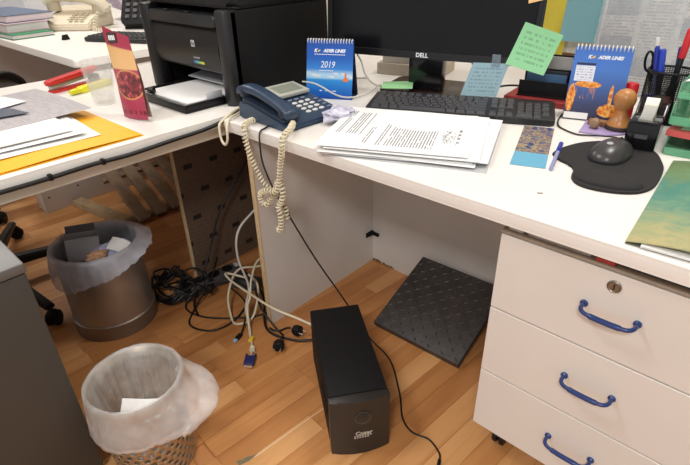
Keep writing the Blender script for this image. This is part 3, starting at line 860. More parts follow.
# open paper tray
tr_ = MB()
tr_.bx(-0.115, 0.183, -0.138, 0.19, 0.0, 0.007, .002).bx(-0.115, 0.183, -0.140, -0.131, 0.0, 0.024, .003).bx(0.175, 0.183, -0.131, 0.0, 0.007, 0.024, .002).bx(-0.115, -0.107, -0.131, 0.0, 0.007, 0.024, .002)
tro = tr_.obj('paper_tray', BLACKP, PR)
MB().bx(-0.045, -0.02, -0.134, -0.112, 0.0245, 0.040, .005, 3).obj('tray_tab', BLACKG, tro)
MB().bx(0.164, 0.169, -0.055, 0.0, 0.0075, 0.042, .002).obj('paper_guide', mat('pale_guide', (200, 202, 206), 0.4), tro)
o = MB().bx(-0.095, 0.150, -0.118, 0.085, 0.0, 0.010, .001, 1).obj('paper_ream', PAPER); o.location = (-0.398, 0.105, Z+0.0125)
tag(o, 'stack of blank white paper lying in the printer tray', 'paper stack')
o = MB().box((0, 0, 0), (0.26, 0.10, 0.003), (math.radians(8), 0, 0)).obj('bay_flap', mat('pale_guide', (200, 202, 206), 0.4), PR); o.location = (0.035, 0.10, 0.045)

# ---- brochure
BR = thing('standing_brochure', 'tall dark-red brochure with a bowl picture standing before the printer', 'brochure', (-0.298, -0.150, Z), math.radians(8), None, (math.radians(-4), math.radians(-5), math.radians(8)))
g = NT('brochure_print', 0.35)
u, v = g.uv()
bgc = g.ramp(v, [(0.0, (158, 52, 82)), (0.22, (168, 56, 88)), (0.54, (176, 64, 92)), (0.56, (228, 186, 128)), (0.80, (224, 178, 120)), (0.82, (166, 50, 76)), (1.0, (160, 46, 72))])
# bowl: ellipse with seeds
du = g.math('DIVIDE', g.math('SUBTRACT', u, 0.55), 0.56); dv = g.math('DIVIDE', g.math('SUBTRACT', v, 0.38), 0.165)
rr_ = g.math('ADD', g.math('MULTIPLY', du, du), g.math('MULTIPLY', dv, dv))
vo = g.n('ShaderNodeTexVoronoi'); vo.inputs['Scale'].default_value = 1.0
g.put(vo.inputs['Vector'], g.comb(g.math('MULTIPLY', u, 9.0), g.math('MULTIPLY', v, 20.0)))
seed = g.ramp(vo.outputs['Distance'], [(0.0, (216, 140, 140)), (0.35, (160, 56, 66)), (0.8, (84, 28, 36))])
bowl = g.mix(g.math('GREATER_THAN', rr_, 0.82), seed, lin((206, 150, 92)))
c_ = g.mix(g.math('LESS_THAN', rr_, 1.0), bgc, bowl)
c_ = g.mix(g.math('MULTIPLY', g.band(v, 0.055, 0.1), g.math('GREATER_THAN', g.noise(g.comb(g.math('MULTIPLY', u, 9.0), 0.0), 1.0, 1), 0.5)), c_, lin((110, 20, 44)))
g.col(c_)
for s in (0, 1):
    b = MB()
    M = Matrix.Translation((0, 0.001, 0.124)) @ Matrix.Rotation(PI/2, 4, 'X')
    if s:
        M = Matrix.Translation((-0.004, 0.012, 0.118)) @ Matrix.Rotation(math.radians(94.5), 4, 'X')
    b.sheet(0.112 - 0.008*s, 0.245 - 0.02*s, 0.0007, 8, 10, lambda u, v: 0.006*math.sin(u*PI), M)
    for w_ in b.bm.verts:
        q_ = max(0, w_.co.z-0.12)/0.125
        w_.co.z -= 0.030*q_*(w_.co.x+0.056)/0.112; w_.co.x -= 0.012*q_
    po_ = b.obj('front_leaf' if s == 0 else 'rear_leaf', g.M if s == 0 else mat('brochure_back', (176, 150, 140), 0.5), BR)
    if s == 0:
        lab_ = MB().box((-0.020, -0.0068, 0.215), (0.040, 0.0006, 0.026), (0, 0, 0)).obj('title_patch', mat('dark_patch', (62, 44, 40), 0.4), po_)
        pr_ = MB()
        for q in range(4): pr_.bx(-0.034+q*.0075, -0.029+q*.0075, -0.0076, -0.0072, 0.209, 0.221)
        pr_.obj('title_print', WHITE_P, lab_)

# ---- plastic cup
CU = MB().lathe([(0.0, 0.002), (0.029, 0.002), (0.030, 0.0), (0.031, 0.004), (0.0455, 0.124), (0.0475, 0.127), (0.0455, 0.129), (0.0440, 0.124), (0.0298, 0.006), (0.0, 0.004)], 40, close=False).obj('plastic_cup', bag_material('clear_cup', (232, 230, 226), 0.80, 0.15))
CU.location = (-0.535, -0.128, Z); tag(CU, 'clear plastic drinking cup beside the brochure and stapler', 'cup')

# ---- stapler (red)
a_s = math.atan2(0.205, -0.045)
ST = thing('stapler', 'red stapler lying on the far side of the left desk', 'stapler', (-0.83, -0.095, Z), a_s)
RED = mat('red_plastic', (196, 38, 40), 0.35)
MB().prism(rrect(-0.10, 0.10, -0.018, 0.018, 0.016), 0.0, 0.008, .002).obj('base', RED, ST)
b = MB(); b.prism(rrect(-0.105, 0.095, -0.017, 0.017, 0.014), 0.0, 0.014, .005, 3, M=Matrix.Translation((0, 0, 0.034)) @ Matrix.Rotation(math.radians(-5), 4, 'Y')); b.obj('arm', RED, ST)
b = MB(); b.box((-0.01, 0, 0.024), (0.17, 0.016, 0.013), (0, math.radians(-5), 0), .002); b.obj('magazine_rail', STEEL, ST)
MB().bx(0.06, 0.088, -0.0165, 0.0165, 0.0085, 0.03, .003).obj('hinge', BLACKM, ST)
MB().bx(-0.092, -0.072, -0.008, 0.008, 0.0085, 0.0105).obj('anvil', STEEL, ST)
# ---- highlighter
a_h = math.atan2(0.13, -0.05)
HL = thing('highlighter', 'bright yellow highlighter pen lying in front of the red stapler', 'marker', (-0.748, -0.078, Z), a_h)
HL.scale = (1.15, 1.15, 1.1)
YH = mat('neon_yellow', (232, 226, 40), 0.35)
b = MB(); b.prism(rrect(-0.045, 0.075, -0.0125, 0.0125, 0.006), 0.0, 0.017, .004); b.obj('barrel', YH, HL)
b = MB(); b.prism([(-0.075, -0.006), (-0.0455, -0.012), (-0.0455, 0.012), (-0.075, 0.006)], 0.002, 0.016, .003); b.obj('cap', mat('neon_yellow_cap', (214, 212, 30), 0.3), HL)

# ---- yellow folder with papers
YF = thing('yellow_folder', 'yellow-orange card folder under loose papers on the left desk', 'folder', (-0.325, -0.375, Z), math.radians(0.0))
YM = mat('yellow_card', (244, 178, 14), 0.5, var=0.04, scale=10)
MB().sheet(0.350, 0.335, 0.0014, 1, 1).obj('back_cover', YM, YF)
MB().sheet(0.345, 0.33, 0.0012, 10, 8, lambda u, v: 0.0018+0.0045*math.sin(u*PI*0.5+.3)*max(0, 1-abs(v-.5)*1.6)).obj('front_cover', YM, YF)
PT1 = print_mat('faint_print', (230, 230, 232), (176, 176, 182), 26, 20, 0.08, 0.06, 0.5)
PT2 = print_mat('grey_plastic_print', (186, 182, 184), (160, 157, 162), 40, 9, 0.04, 0.06, 0.52, rough=0.3)
def sheet_obj(name, label, cat, w, d, loc, rz, m, zf=None, nx=8, ny=8, th=0.0006, group=None, rot=None):
    o = MB().sheet(w, d, th, nx, ny, zf).obj(name, m); o.location = loc
    o.rotation_euler = rot if rot else (0, 0, rz)
    return tag(o, label, cat, group)
zb = Z + 0.0095
sheet_obj('paper_sheet', 'white paper sheet on the yellow folder, lowest of the papers', 'paper', 0.33, 0.36, (-0.395, -0.455, zb), math.radians(-3), PAPER, lambda u, v: 0.002*math.sin(u*5))
sheet_obj('paper_sheet', 'white paper sheet with a raised corner in the middle of the yellow folder papers', 'paper', 0.31, 0.34, (-0.415, -0.46, zb+0.0032), math.radians(-7), PAPER, lambda u, v: 0.003*math.sin(u*4)+0.006*u*v)
sheet_obj('paper_sheet', 'blank white sheet just below the slate blue document cover', 'paper', 0.30, 0.30, (-0.43, -0.47, zb+0.0105), math.radians(-4), PAPER, lambda u, v: 0.002*math.sin(u*4)+0.002*v, th=0.003)
sheet_obj('plastic_sleeve', 'grey printed plastic sleeve at the back of the yellow folder papers', 'plastic sleeve', 0.37, 0.26, (-0.585, -0.36, zb+0.0175), math.radians(3), PT2, lambda u, v: 0.004*math.sin(u*3.5)+0.003*v)
DS = mat('slate_sleeve', (86, 96, 112), 0.3)
o = MB()
pg = [(0, 0), (-0.10, -0.02), (-0.20, -0.24), (-0.05, -0.25)]
o.prism(pg, 0.0, 0.0012)
o = o.obj('document_cover', DS); o.location = (-0.475, -0.36, zb+0.0255); tag(o, 'slate blue document cover lying over the loose papers', 'folder')
sheet_obj('paper_sheet', 'printed white sheet topmost over the slate blue document cover', 'paper', 0.20, 0.22, (-0.66, -0.46, zb+0.0275), math.radians(18), PT1, lambda u, v: 0.004*math.sin(u*3))

# ---- cable clipped along the edge of the left desk
cable('thick black cable clipped along the front edge of the left desk',
      [(-0.14, 0.165, 0.6865), (-0.132, 0.10, 0.6865), (-0.119, 0.055, 0.683), (-0.114, 0.01, 0.672), (-0.117, -0.05, 0.662), (-0.117, -0.15, 0.659), (-0.117, -0.27, 0.655), (-0.117, -0.36, 0.658), (-0.117, -0.48, 0.656), (-0.117, -0.7, 0.658), (-0.117, -1.0, 0.656)], 0.0055, BLACK_C)
for y in (-0.335, -0.455):
    o = MB().bx(-0.124, -0.1105, y-0.0045, y+0.0045, 0.6505, 0.6645, .0015).obj('cable_clip', BLACKM)
    tag(o, 'small black cable clip on the left desk edge ' + ('under the yellow folder corner' if y < -0.4 else 'under the yellow folder middle'), 'cable clip', 'cable clips on the left desk edge')

# ================================================================== TELEPHONE
T = thing('desk_telephone', 'navy blue desk telephone at the corner of the monitor desk', 'telephone', (0.028, 0.146, Z), math.radians(-3))
T.scale = (0.90, 0.98, 0.90)
NAVY = mat('navy_plastic', (44, 62, 84), 0.36)
NAVD = mat('dark_navy_plastic', (34, 46, 62), 0.4)
b = MB()
pf = [(-0.118, 0.0), (-0.118, 0.044), (-0.106, 0.052), (-0.06, 0.049), (0.09, 0.022), (0.116, 0.014), (0.118, 0.0)]
n_ = len(pf)
vs = [(p[0], -0.108, p[1]) for p in pf] + [(p[0], 0.098, p[1]) for p in pf]
b.raw(vs, [tuple(range(n_)), tuple(reversed(range(n_, 2*n_)))] + [(i, (i+1) % n_, n_+(i+1) % n_, n_+i) for i in range(n_)])
bmesh.ops.bevel(b.bm, geom=b.bm.edges[:], offset=0.005, segments=2, affect='EDGES')
tb = b.obj('base', NAVY, T)
sl = math.atan2(0.027, 0.15)
def face(x, y, h=0.0): return (x, y, 0.022 + (0.09-x)*0.18 + 0.0006 + h)
# number keys in a 3 x 4 block
KEY = mat('pale_key', (208, 208, 204), 0.45)
km = MB(); km.lathe([(0.0078, 0), (0.0078, 0.0022), (0.0062, 0.0034), (0, 0.0036)], 14, close=True); km = km.mesh('key'); km.materials.append(KEY)
for i in range(4):
    for j in range(3):
        o = link('key', km, T); o.location = face(0.005+i*0.0215, 0.006+j*0.024); o.rotation_euler = (0, sl, 0); o.scale = (0.85, 1.15, 1)
sk = MB(); sk.box((0, 0, 0.0012), (0.008, 0.014, 0.0024), None, .0008, 1); sk = sk.mesh('function_key'); sk.materials.append(mat('grey_key', (120, 130, 144), 0.5))
for i in range(4):
    o = link('function_key', sk, T); o.location = face(0.008+i*0.021, 0.082); o.rotation_euler = (0, sl, 0)
for j in range(3):
    o = link('function_key', sk, T); o.location = face(-0.018, 0.006+j*0.024); o.rotation_euler = (0, sl, 0)
# raised pale display at the back
b = MB(); b.box((-0.072, 0.035, 0.061), (0.085, 0.115, 0.012), (0, math.radians(9), 0), .003)
ds = b.obj('display_housing', mat('pale_grey_green', (176, 178, 168), 0.45), T)
b = MB(); b.box((-0.070, 0.035, 0.0673), (0.056, 0.085, 0.002), (0, math.radians(9), 0), .0008, 1); b.obj('display', mat('lcd_grey', (142, 148, 134), 0.25), ds)
# handset in its cradle along the left side
cr = MB(); cr.box((0.0, -0.078, 0.041), (0.20, 0.052, 0.014), (0, sl, 0), .004); cr.obj('cradle', NAVD, T)
hs = MB()
pp = smooth([(-0.130, -0.080, 0.078), (-0.095, -0.080, 0.088), (-0.04, -0.080, 0.085), (0.03, -0.080, 0.070), (0.085, -0.080, 0.054), (0.112, -0.080, 0.042)], 5)
secs = []
N = 14
vs, fs = [], []
for i, p in enumerate(pp):
    t_ = i/(len(pp)-1)
    w_ = 0.0245 - 0.005*math.sin(PI*t_); h_ = 0.0125
    if i in (0, len(pp)-1): w_ *= 0.7; h_ *= 0.5
    for k in range(N):
        a = 2*PI*k/N
        cx = math.copysign(abs(math.cos(a))**0.6, math.cos(a)); sy = math.copysign(abs(math.sin(a))**0.6, math.sin(a))
        vs.append((p.x + sl*0.5*h_*sy, p.y + w_*cx, p.z + h_*sy))
for i in range(len(pp)-1):
    for k in range(N):
        k2 = (k+1) % N
        fs.append((i*N+k, i*N+k2, (i+1)*N+k2, (i+1)*N+k))
fs += [tuple(reversed(range(N))), tuple(range((len(pp)-1)*N, len(pp)*N))]
hs.raw(vs, fs)
hso = hs.obj('handset', NAVY, T, 50)
for x, z in ((-0.105, 0.063), (0.082, 0.033)):
    MB().lathe([(0.020, 0), (0.024, 0.012), (0.024, 0.022)], 20, M=Matrix.Translation((x, -0.080, z)) @ Matrix.Rotation(sl, 4, 'Y')).obj('ear_cup', NAVD, hso)

# coiled cord: two strands hanging over the edge, knotted below
def coil(pts, R, r, turns_per_m, k=24):
    P = smooth(pts, k); out = []; s = 0.0; ref = None
    for i in range(len(P)-1):
        t = (P[i+1]-P[i]); L_ = t.length
        if L_ < 1e-7: continue
        t.normalize()
        if ref is None: ref = t.orthogonal().normalized()
        ref = (ref - t*ref.dot(t)).normalized(); bb = t.cross(ref)
        steps = max(1, int(L_*turns_per_m*9))
        for j in range(steps):
            q = P[i].lerp(P[i+1], j/steps); a = 2*PI*turns_per_m*(s + L_*j/steps)
            out.append(q + (ref*math.cos(a)+bb*math.sin(a))*R)
        s += L_
    return out
path = [(0.122, 0.062, 0.700), (0.150, 0.03, 0.700), (0.168, 0.000, 0.700), (0.172, -0.020, 0.686), (0.170, -0.022, 0.660), (0.158, -0.020, 0.62), (0.150, -0.022, 0.575), (0.140, -0.028, 0.545), (0.110, -0.034, 0.540), (0.085, -0.036, 0.525), (0.083, -0.034, 0.50), (0.098, -0.028, 0.495), (0.118, -0.018, 0.53), (0.135, -0.014, 0.565), (0.155, -0.018, 0.56), (0.162, -0.026, 0.53), (0.150, -0.032, 0.505), (0.158, -0.034, 0.48), (0.155, -0.036, 0.445), (0.142, -0.036, 0.435)]
o = MB().tube(coil(path, 0.0072, 0.0022, 112), 0.0025, 6).obj('coiled_cord', CREAM_C, None, 60)
tag(o, 'knotted cream coiled handset cord hanging from the right side of the telephone', 'cord')
path = [(-0.005, 0.035, 0.690), (0.004, 0.005, 0.692), (0.018, -0.016, 0.684), (0.022, -0.018, 0.65), (0.035, -0.018, 0.615), (0.062, -0.018, 0.57), (0.085, -0.018, 0.545), (0.112, -0.010, 0.527), (0.14, -0.004, 0.50), (0.156, -0.012, 0.46)]
o = MB().tube(coil(path, 0.0066, 0.0022, 105), 0.0025, 6).obj('coiled_cord', CREAM_C, None, 60)
tag(o, 'cream coiled cord strand hanging from the left side of the telephone', 'cord')
cable('loop of cream telephone line drooping over the desk corner beside the printer',
      [(-0.13, 0.19, 0.69), (-0.132, 0.13, 0.695), (-0.122, 0.075, 0.693), (-0.108, 0.025, 0.684), (-0.100, -0.010, 0.672), (-0.094, -0.018, 0.648), (-0.082, -0.022, 0.628), (-0.068, -0.022, 0.622), (-0.058, -0.020, 0.640), (-0.062, -0.014, 0.672), (-0.080, 0.012, 0.6865), (-0.098, 0.055, 0.687), (-0.115, 0.09, 0.69)], 0.0036, CREAM_C)

# ================================================================== MAIN DESK ITEMS
# ---- monitor
mang = 0.251
MO = thing('computer_monitor', 'wide black computer monitor standing behind the keyboard', 'monitor', (-0.125, 0.450, Z), mang)
MWd, MH = 0.645, 0.37
tilt = Matrix.Translation((0, 0, 0.111)) @ Matrix.Rotation(math.radians(-4), 4, 'X')
BEZ = mat('monitor_bezel', (22, 22, 25), 0.3)
b = MB()
b.prism([(0, 0), (MWd, 0), (MWd, MH), (0, MH)], -0.034, -0.008, .004, 2, M=tilt @ Matrix.Rotation(PI/2, 4, 'X') @ Matrix.Scale(1, 4))
hb = b.obj('housing', BLACKM, MO)
bz = MB()
for (x0, x1, z0, z1) in ((0, MWd, 0, 0.021), (0, MWd, MH-0.016, MH), (0, 0.015, 0.0213, MH-0.0163), (MWd-0.015, MWd, 0.0213, MH-0.0163)):
    bz.prism([(x0, z0), (x1, z0), (x1, z1), (x0, z1)], -0.0075, 0.0, .0012, 1, M=tilt @ Matrix.Rotation(PI/2, 4, 'X'))
bzo = bz.obj('bezel', BEZ, MO)
b = MB(); b.prism([(0.0155, 0.0215), (MWd-0.0155, 0.0215), (MWd-0.0155, MH-0.0165), (0.0155, MH-0.0165)], -0.0074, -0.0035, M=tilt @ Matrix.Rotation(PI/2, 4, 'X'))
b.obj('screen', mat('switched_off_screen', (16, 17, 20), 0.22, spec=0.3), MO)
tx = text('DELL', 0.017, WHITE_P, MO, (MWd/2, -0.0009, 0.111+0.0105), (math.radians(86), 0, 0), bold=0.0005)
nk = MB(); nk.bx(MWd/2-0.055, MWd/2+0.055, 0.035, 0.075, 0.012, 0.30, .006)
nk.obj('stand_neck', BLACKG, MO)
nb = MB(); nb.prism(rrect(MWd/2-0.14, MWd/2+0.15, -0.005, 0.19, 0.02), 0.0, 0.0115, .003); nb.obj('stand_base', mat('dark_brown_gloss', (44, 30, 28), 0.25), MO)
# things stuck on the monitor (plane just in front of the bezel)
def on_screen(name, label, pts, m, cat='sticky note', curl=0.006, group=None):
    """pts: four corners (x,z) on the monitor face, first pair is the top edge"""
    (ax, az), (bx_, bz_), (cx, cz), (dx, dz_) = pts
    n = 6
    vs, uvs, fs = [], [], []
    for side in (0, 1):
        for j in range(n+1):
            for i in range(n+1):
                u, v = i/n, j/n
                x = (ax*(1-u)+bx_*u)*(1-v) + (dx*(1-u)+cx*u)*v
                z = (az*(1-u)+bz_*u)*(1-v) + (dz_*(1-u)+cz*u)*v
                y = -0.0016 - curl*v*v - side*0.0005
                vs.append((x, y, z)); uvs.append((u, 1-v))
    N = (n+1)*(n+1)
    for j in range(n):
        for i in range(n):
            a = j*(n+1)+i
            fs.append((a, a+1, a+n+2, a+n+1)); q = a+N
            fs.append((q+n+1, q+n+2, q+1, q))
    b = MB(); b.raw(vs, fs, MW_ := Matrix.Translation((-0.125, 0.450, Z)) @ Matrix.Rotation(mang, 4, 'Z') @ tilt, uvs)
    o = b.obj(name, m, None, 60)
    return tag(o, label, cat, group)
NG = print_mat('green_note', (150, 214, 160), (126, 184, 138), 8, 18, 0.12, 0.12, 0.47)
NBl = print_mat('blue_note', (158, 192, 202), (132, 164, 178), 9, 18, 0.1, 0.1, 0.47)
on_screen('sticky_note', 'green sticky note with handwriting stuck on the right edge of the monitor', [(0.604, 0.114), (0.704, 0.086), (0.674, -0.016), (0.570, 0.006)], NG, curl=0.012)
on_screen('sticky_note', 'pale blue note taped below the monitor bezel', [(0.478, 0.002), (0.578, 0.006), (0.556, -0.086), (0.452, -0.092)], NBl, curl=0.004)
tp_ = on_screen('adhesive_tape', 'short strip of clear tape holding the blue note to the monitor', [(0.530, 0.028), (0.554, 0.028), (0.554, -0.006), (0.530, -0.006)], bag_material('tape_clear', (180, 196, 210), 0.5), 'tape', 0.001)
tp_.location = (math.sin(mang)*0.0014, -math.cos(mang)*0.0014, 0)
on_screen('sticky_note', 'orange sticky note on the upper right edge of the monitor', [(0.592, 0.25), (0.677, 0.26), (0.690, 0.180), (0.605, 0.158)], mat('orange_note', (244, 198, 142), 0.7), curl=0.004)

# ---- keyboard
kang = 0.422
kx, ky = 0.168, 0.291
K = thing('keyboard', 'black full-size keyboard in front of the monitor', 'keyboard', (kx, ky, Z), kang)
KW, KD = 0.50, 0.152
KB = mat('keyboard_black', (30, 30, 32), 0.5)
b = MB(); b.prism(rrect(0, KW, 0, KD, 0.012), 0.0, 0.016, .003, 2, M=Matrix.Rotation(math.radians(4), 4, 'X')); b.obj('case', KB, K)
KEYM = mat('keycap_black', (56, 56, 60), 0.4)
kc = {}
def keycap(w):
    k = round(w, 4)
    if k not in kc:
        b = MB(); x, y = w/2-0.0009, 0.0096-0.0009
        tx_, ty = x-0.0022, y-0.0022
        b.raw([(-x,-y,0),(x,-y,0),(x,y,0),(-x,y,0),(-tx_,-ty+.001,.0075),(tx_,-ty+.001,.0075),(tx_,ty+.001,.0075),(-tx_,ty+.001,.0075)], [(0,3,2,1),(4,5,6,7),(0,1,5,4),(1,2,6,5),(2,3,7,6),(3,0,4,7)])
        me = b.mesh('key', 25); me.materials.append(KEYM); kc[k] = me
    return kc[k]
un = 0.0209; ry = 0.0205
rows_ = [ (0.122, [(0,1),(2,1),(3,1),(4,1),(5,1),(6.5,1),(7.5,1),(8.5,1),(9.5,1),(11,1),(12,1),(13,1),(14,1),(15.3,1),(16.3,1),(17.3,1)]),
 (0.097, [(i,1) for i in range(13)]+[(13,2),(15.3,1),(16.3,1),(17.3,1),(18.6,1),(19.6,1),(20.6,1),(21.6,1)]),
 (0.077, [(0,1.5)]+[(1.5+i,1) for i in range(12)]+[(13.5,1.5),(15.3,1),(16.3,1),(17.3,1),(18.6,1),(19.6,1),(20.6,1),(21.6,1)]),
 (0.057, [(0,1.75)]+[(1.75+i,1) for i in range(11)]+[(12.75,2.25),(18.6,1),(19.6,1),(20.6,1)]),
 (0.037, [(0,2.25)]+[(2.25+i,1) for i in range(10)]+[(12.25,2.75),(16.3,1),(18.6,1),(19.6,1),(20.6,1),(21.6,1)]),
 (0.017, [(0,1.25),(1.25,1.25),(2.5,1.25),(3.75,6.25),(10,1.25),(11.25,1.25),(12.5,1.25),(13.75,1.25),(15.3,1),(16.3,1),(17.3,1),(18.6,2),(20.6,1)])]
for y, ks in rows_:
    for x, w_ in ks:
        o = link('key', keycap(w_*un), K)
        o.location = (0.0145 + (x+w_/2)*un, y, 0.0162 + y*math.tan(math.radians(4))); o.rotation_euler = (math.radians(4), 0, 0)
# green note lying behind the keyboard
sheet_obj('sticky_note', 'green sticky note lying flat on the rear edge of the keyboard', 'sticky note', 0.095, 0.085, (0.118, 0.507, Z+0.0285), math.radians(34), mat('green_note_blank', (150, 208, 150), 0.7), lambda u, v: 0.003*u*v)

# ---- paper stack
PSx, PSy, PSa = 0.376, 0.205, math.radians(24)
def letter_mat():
    g = NT('printed_letter', 0.75)
    u, v = g.uv()     # text runs along v (short side), lines stack along u
    lines = 52.0
    row = g.math('FLOOR', g.math('MULTIPLY', u, lines)); fr = g.math('FRACT', g.math('MULTIPLY', u, lines))
    w_ = g.noise(g.comb(g.math('MULTIPLY', v, 16.0), g.math('MULTIPLY', row, 3.1)), 1.0, 1)
    k = g.math('MULTIPLY', g.math('MULTIPLY', g.band(fr, 0.2, 0.66), g.math('GREATER_THAN', w_, 0.34)), g.math('GREATER_THAN', g.noise(g.comb(g.math('MULTIPLY', row, 0.71), 2.2), 1.0, 0), 0.34))
    body = g.math('MULTIPLY', g.band(u, 0.38, 0.76), g.band(v, 0.10, 0.90))
    head = g.math('MULTIPLY', g.band(u, 0.13, 0.25), g.band(v, 0.30, 0.86))
    sub = g.math('MULTIPLY', g.band(u, 0.28, 0.32), g.band(v, 0.12, 0.5))
    logo = g.math('MULTIPLY', g.band(u, 0.06, 0.10), g.band(v, 0.3, 0.9))
    m_ = g.math('MAXIMUM', g.math('MAXIMUM', body, head), g.math('MAXIMUM', sub, logo))
    k = g.math('MULTIPLY', k, m_)
    du = g.math('DIVIDE', g.math('SUBTRACT', u, 0.84), 0.05); dv = g.math('DIVIDE', g.math('SUBTRACT', v, 0.40), 0.16)
    ins = g.math('LESS_THAN', g.math('ADD', g.math('MULTIPLY', du, du), g.math('MULTIPLY', dv, dv)), 1.0)
    sg = g.math('MULTIPLY', ins, g.band(g.noise(g.comb(g.math('MULTIPLY', u, 22.0), g.math('MULTIPLY', v, 14.0)), 1.0, 2), 0.47, 0.54))
    sg2 = g.math('MULTIPLY', g.band(u, 0.90, 0.92), g.band(v, 0.2, 0.62))
    k = g.math('MAXIMUM', k, g.math('MAXIMUM', sg, g.math('MULTIPLY', sg2, g.math('GREATER_THAN', w_, 0.46))))
    g.col(g.mix(g.math('MULTIPLY', k, 0.72), lin((236, 236, 236)), lin((52, 54, 62))))
    return g.M
LET = letter_mat()
specs = [  # dx, dy (stack frame), turn, w, d, material, label
 (0.022, -0.034, -2.0, 0.38, 0.28, bag_material('clear_sleeve', (226, 228, 230), 0.35, 0.15), 'clear punched plastic sleeve at the bottom of the paper stack', 'plastic_sleeve', 'plastic sleeve'),
 (0.006, -0.008, 1.5, 0.345, 0.31, PT1, 'lowest printed sheet in the paper stack, just above the plastic sleeve', 'paper_sheet', 'paper'),
 (0.016, -0.004, -2.5, 0.345, 0.32, PAPER, 'blank sheet second from the bottom of the paper stack', 'paper_sheet', 'paper'),
 (-0.004, -0.010, 2.5, 0.345, 0.31, PAPER, 'blank sheet third from the bottom of the paper stack', 'paper_sheet', 'paper'),
 (0.040, 0.004, -2.5, 0.345, 0.30, PT1, 'printed sheet sticking out to the keyboard side in the paper stack', 'paper_sheet', 'paper'),
 (0.014, -0.002, 0.5, 0.345, 0.32, PAPER, 'blank sheet just below the printed letter in the paper stack', 'paper_sheet', 'paper'),
 (-0.012, 0.0, 1.5, 0.345, 0.315, LET, 'printed signed letter topmost on the paper stack', 'paper_sheet', 'paper')]
z = Z
for k, (dx, dy, ta, w_, d_, m_, lab, nm, ct) in enumerate(specs):
    q = V2(PSx, PSy, PSa, dx, dy)
    amp = 0.0006*k
    sheet_obj(nm, lab, ct, w_, d_, (q[0], q[1], z), PSa+math.radians(ta), m_,
              (lambda u, v, A=amp, ph=k*1.3: A*(0.55*math.sin(u*4+ph)*v + 0.45*math.sin(v*3+ph) + 1.0) if A else 0.0), 12, 10, th=(0.0016 if 0 < k < 6 else 0.0006), group=None)
    z += 0.0018 + 0.0002*k
# crumpled clear wrapper left of the stack
crumple('crumpled_wrapper', 'crumpled clear purple-printed wrapper beside the telephone and paper stack', 'wrapper', (0.160, 0.195, Z+0.019), 0.03, mat('lilac_wrap', (206, 204, 220), 0.25, var=0.3, scale=60), 5.5, (1.3, 1.6, .55))

# ---- desk calendars (tent shape with spiral)
def calendar(label, loc, rz, w, h, art, depth=0.07):
    t = thing('desk_calendar', label, 'calendar', loc, rz, 'tent desk calendars')
    lean = math.asin(depth/2/h)
    for s in (1, -1):
        M = Matrix.Translation((0, depth/2, 0)) @ Matrix.Rotation(0 if s > 0 else PI, 4, 'Z') @ Matrix.Translation((0, -depth/2, 0)) @ Matrix.Rotation(PI/2-lean, 4, 'X') @ Matrix.Translation((0, h/2, 0))
        b = MB(); b.sheet(w, h, 0.0018, 1, 1, None, M)
        p = b.obj('front_page' if s > 0 else 'rear_board', art if s > 0 else mat('navy_board', (24, 34, 66), 0.5), t)
        if s > 0: front = p
    b = MB(); b.sheet(w, depth-0.004, 0.0015, 1, 1, None, Matrix.Translation((0, depth/2, 0.0))); b.obj('foot_board', mat('navy_board', (24, 34, 66)), t)
    sp_ = MB(); n = int(w/0.0085)
    hz_ = h*math.cos(lean)
    for i in range(n):
        x = -w/2 + (i+0.5)*w/n
        ring = [(x, depth/2 + 0.0065*math.cos(a), hz_ - 0.0015 + 0.0065*math.sin(a)) for a in [2*PI*k/12 for k in range(13)]]
        sp_.tube(ring, 0.0016, 5)
    sp_.obj('spiral_binding', mat('white_wire', (222, 224, 228), 0.35), t)
    return t, front, lean
g = NT('calendar_sea', 0.35); u, v = g.uv()
sea = g.ramp(v, [(0.0, (20, 70, 160)), (0.18, (28, 110, 196)), (0.33, (40, 140, 210)), (0.36, (150, 200, 232)), (0.42, (176, 212, 236)), (0.52, (48, 130, 210)), (0.7, (26, 92, 184)), (1.0, (28, 84, 176))])
cl = g.math('GREATER_THAN', g.noise(g.comb(g.math('MULTIPLY', u, 4.0), g.math('MULTIPLY', v, 14.0)), 1.0, 3), 0.56)
cl = g.math('MULTIPLY', cl, g.band(v, 0.36, 0.46))
g.col(g.mix(g.math('MULTIPLY', cl, 0.8), sea, lin((226, 224, 222))))
CAL1 = g.M
ca, fr_, ln = calendar('blue 2019 tent calendar with a sea picture behind the telephone', (-0.018, 0.338, Z), math.radians(26), 0.147, 0.168, CAL1)
def on_page(x, hgt, off, ln): return (x, hgt*math.sin(ln) - off*math.cos(ln), hgt*math.cos(ln) + off*math.sin(ln))
def page_text(body, size, x, hgt, m_, front, ln, **kw):
    return text(body, size, m_, front, on_page(x, hgt, 0.0021, ln), (PI/2-ln, 0, 0), **kw)
page_text('K', 0.0135, -0.045, 0.139, WHITE_P, fr_, ln, shear=0.3, bold=0.0006)
b = MB(); b.prism([(-0.004, -0.004), (0.004, -0.001), (0.004, 0.004), (-0.002, 0.001)], 0, 0.0003); lo_ = b.obj('emblem', mat('emblem_yellow', (236, 200, 60), 0.5), fr_)
lo_.location = on_page(-0.034, 0.139, 0.0021, ln); lo_.rotation_euler = (PI/2-ln, 0, 0)
page_text('ADER LINES', 0.0125, 0.014, 0.139, WHITE_P, fr_, ln, shear=0.3, bold=0.0006, sx=1.02)
sm = MB()
for q in range(14): sm.bx(-0.048+q*.0070, -0.043+q*.0070, 0, 0.0022, 0, 0.0003)
so = sm.obj('small_print', WHITE_P, fr_); so.location = on_page(0, 0.1275, 0.0021, ln); so.rotation_euler = (PI/2-ln, 0, 0)
page_text('2019', 0.027, -0.006, 0.099, WHITE_P, fr_, ln, shear=0.2, sx=0.85)
sm = MB()
for q in range(7): sm.bx(-0.032+q*.0065, -0.0275+q*.0065, 0, 0.002, 0, 0.0003)
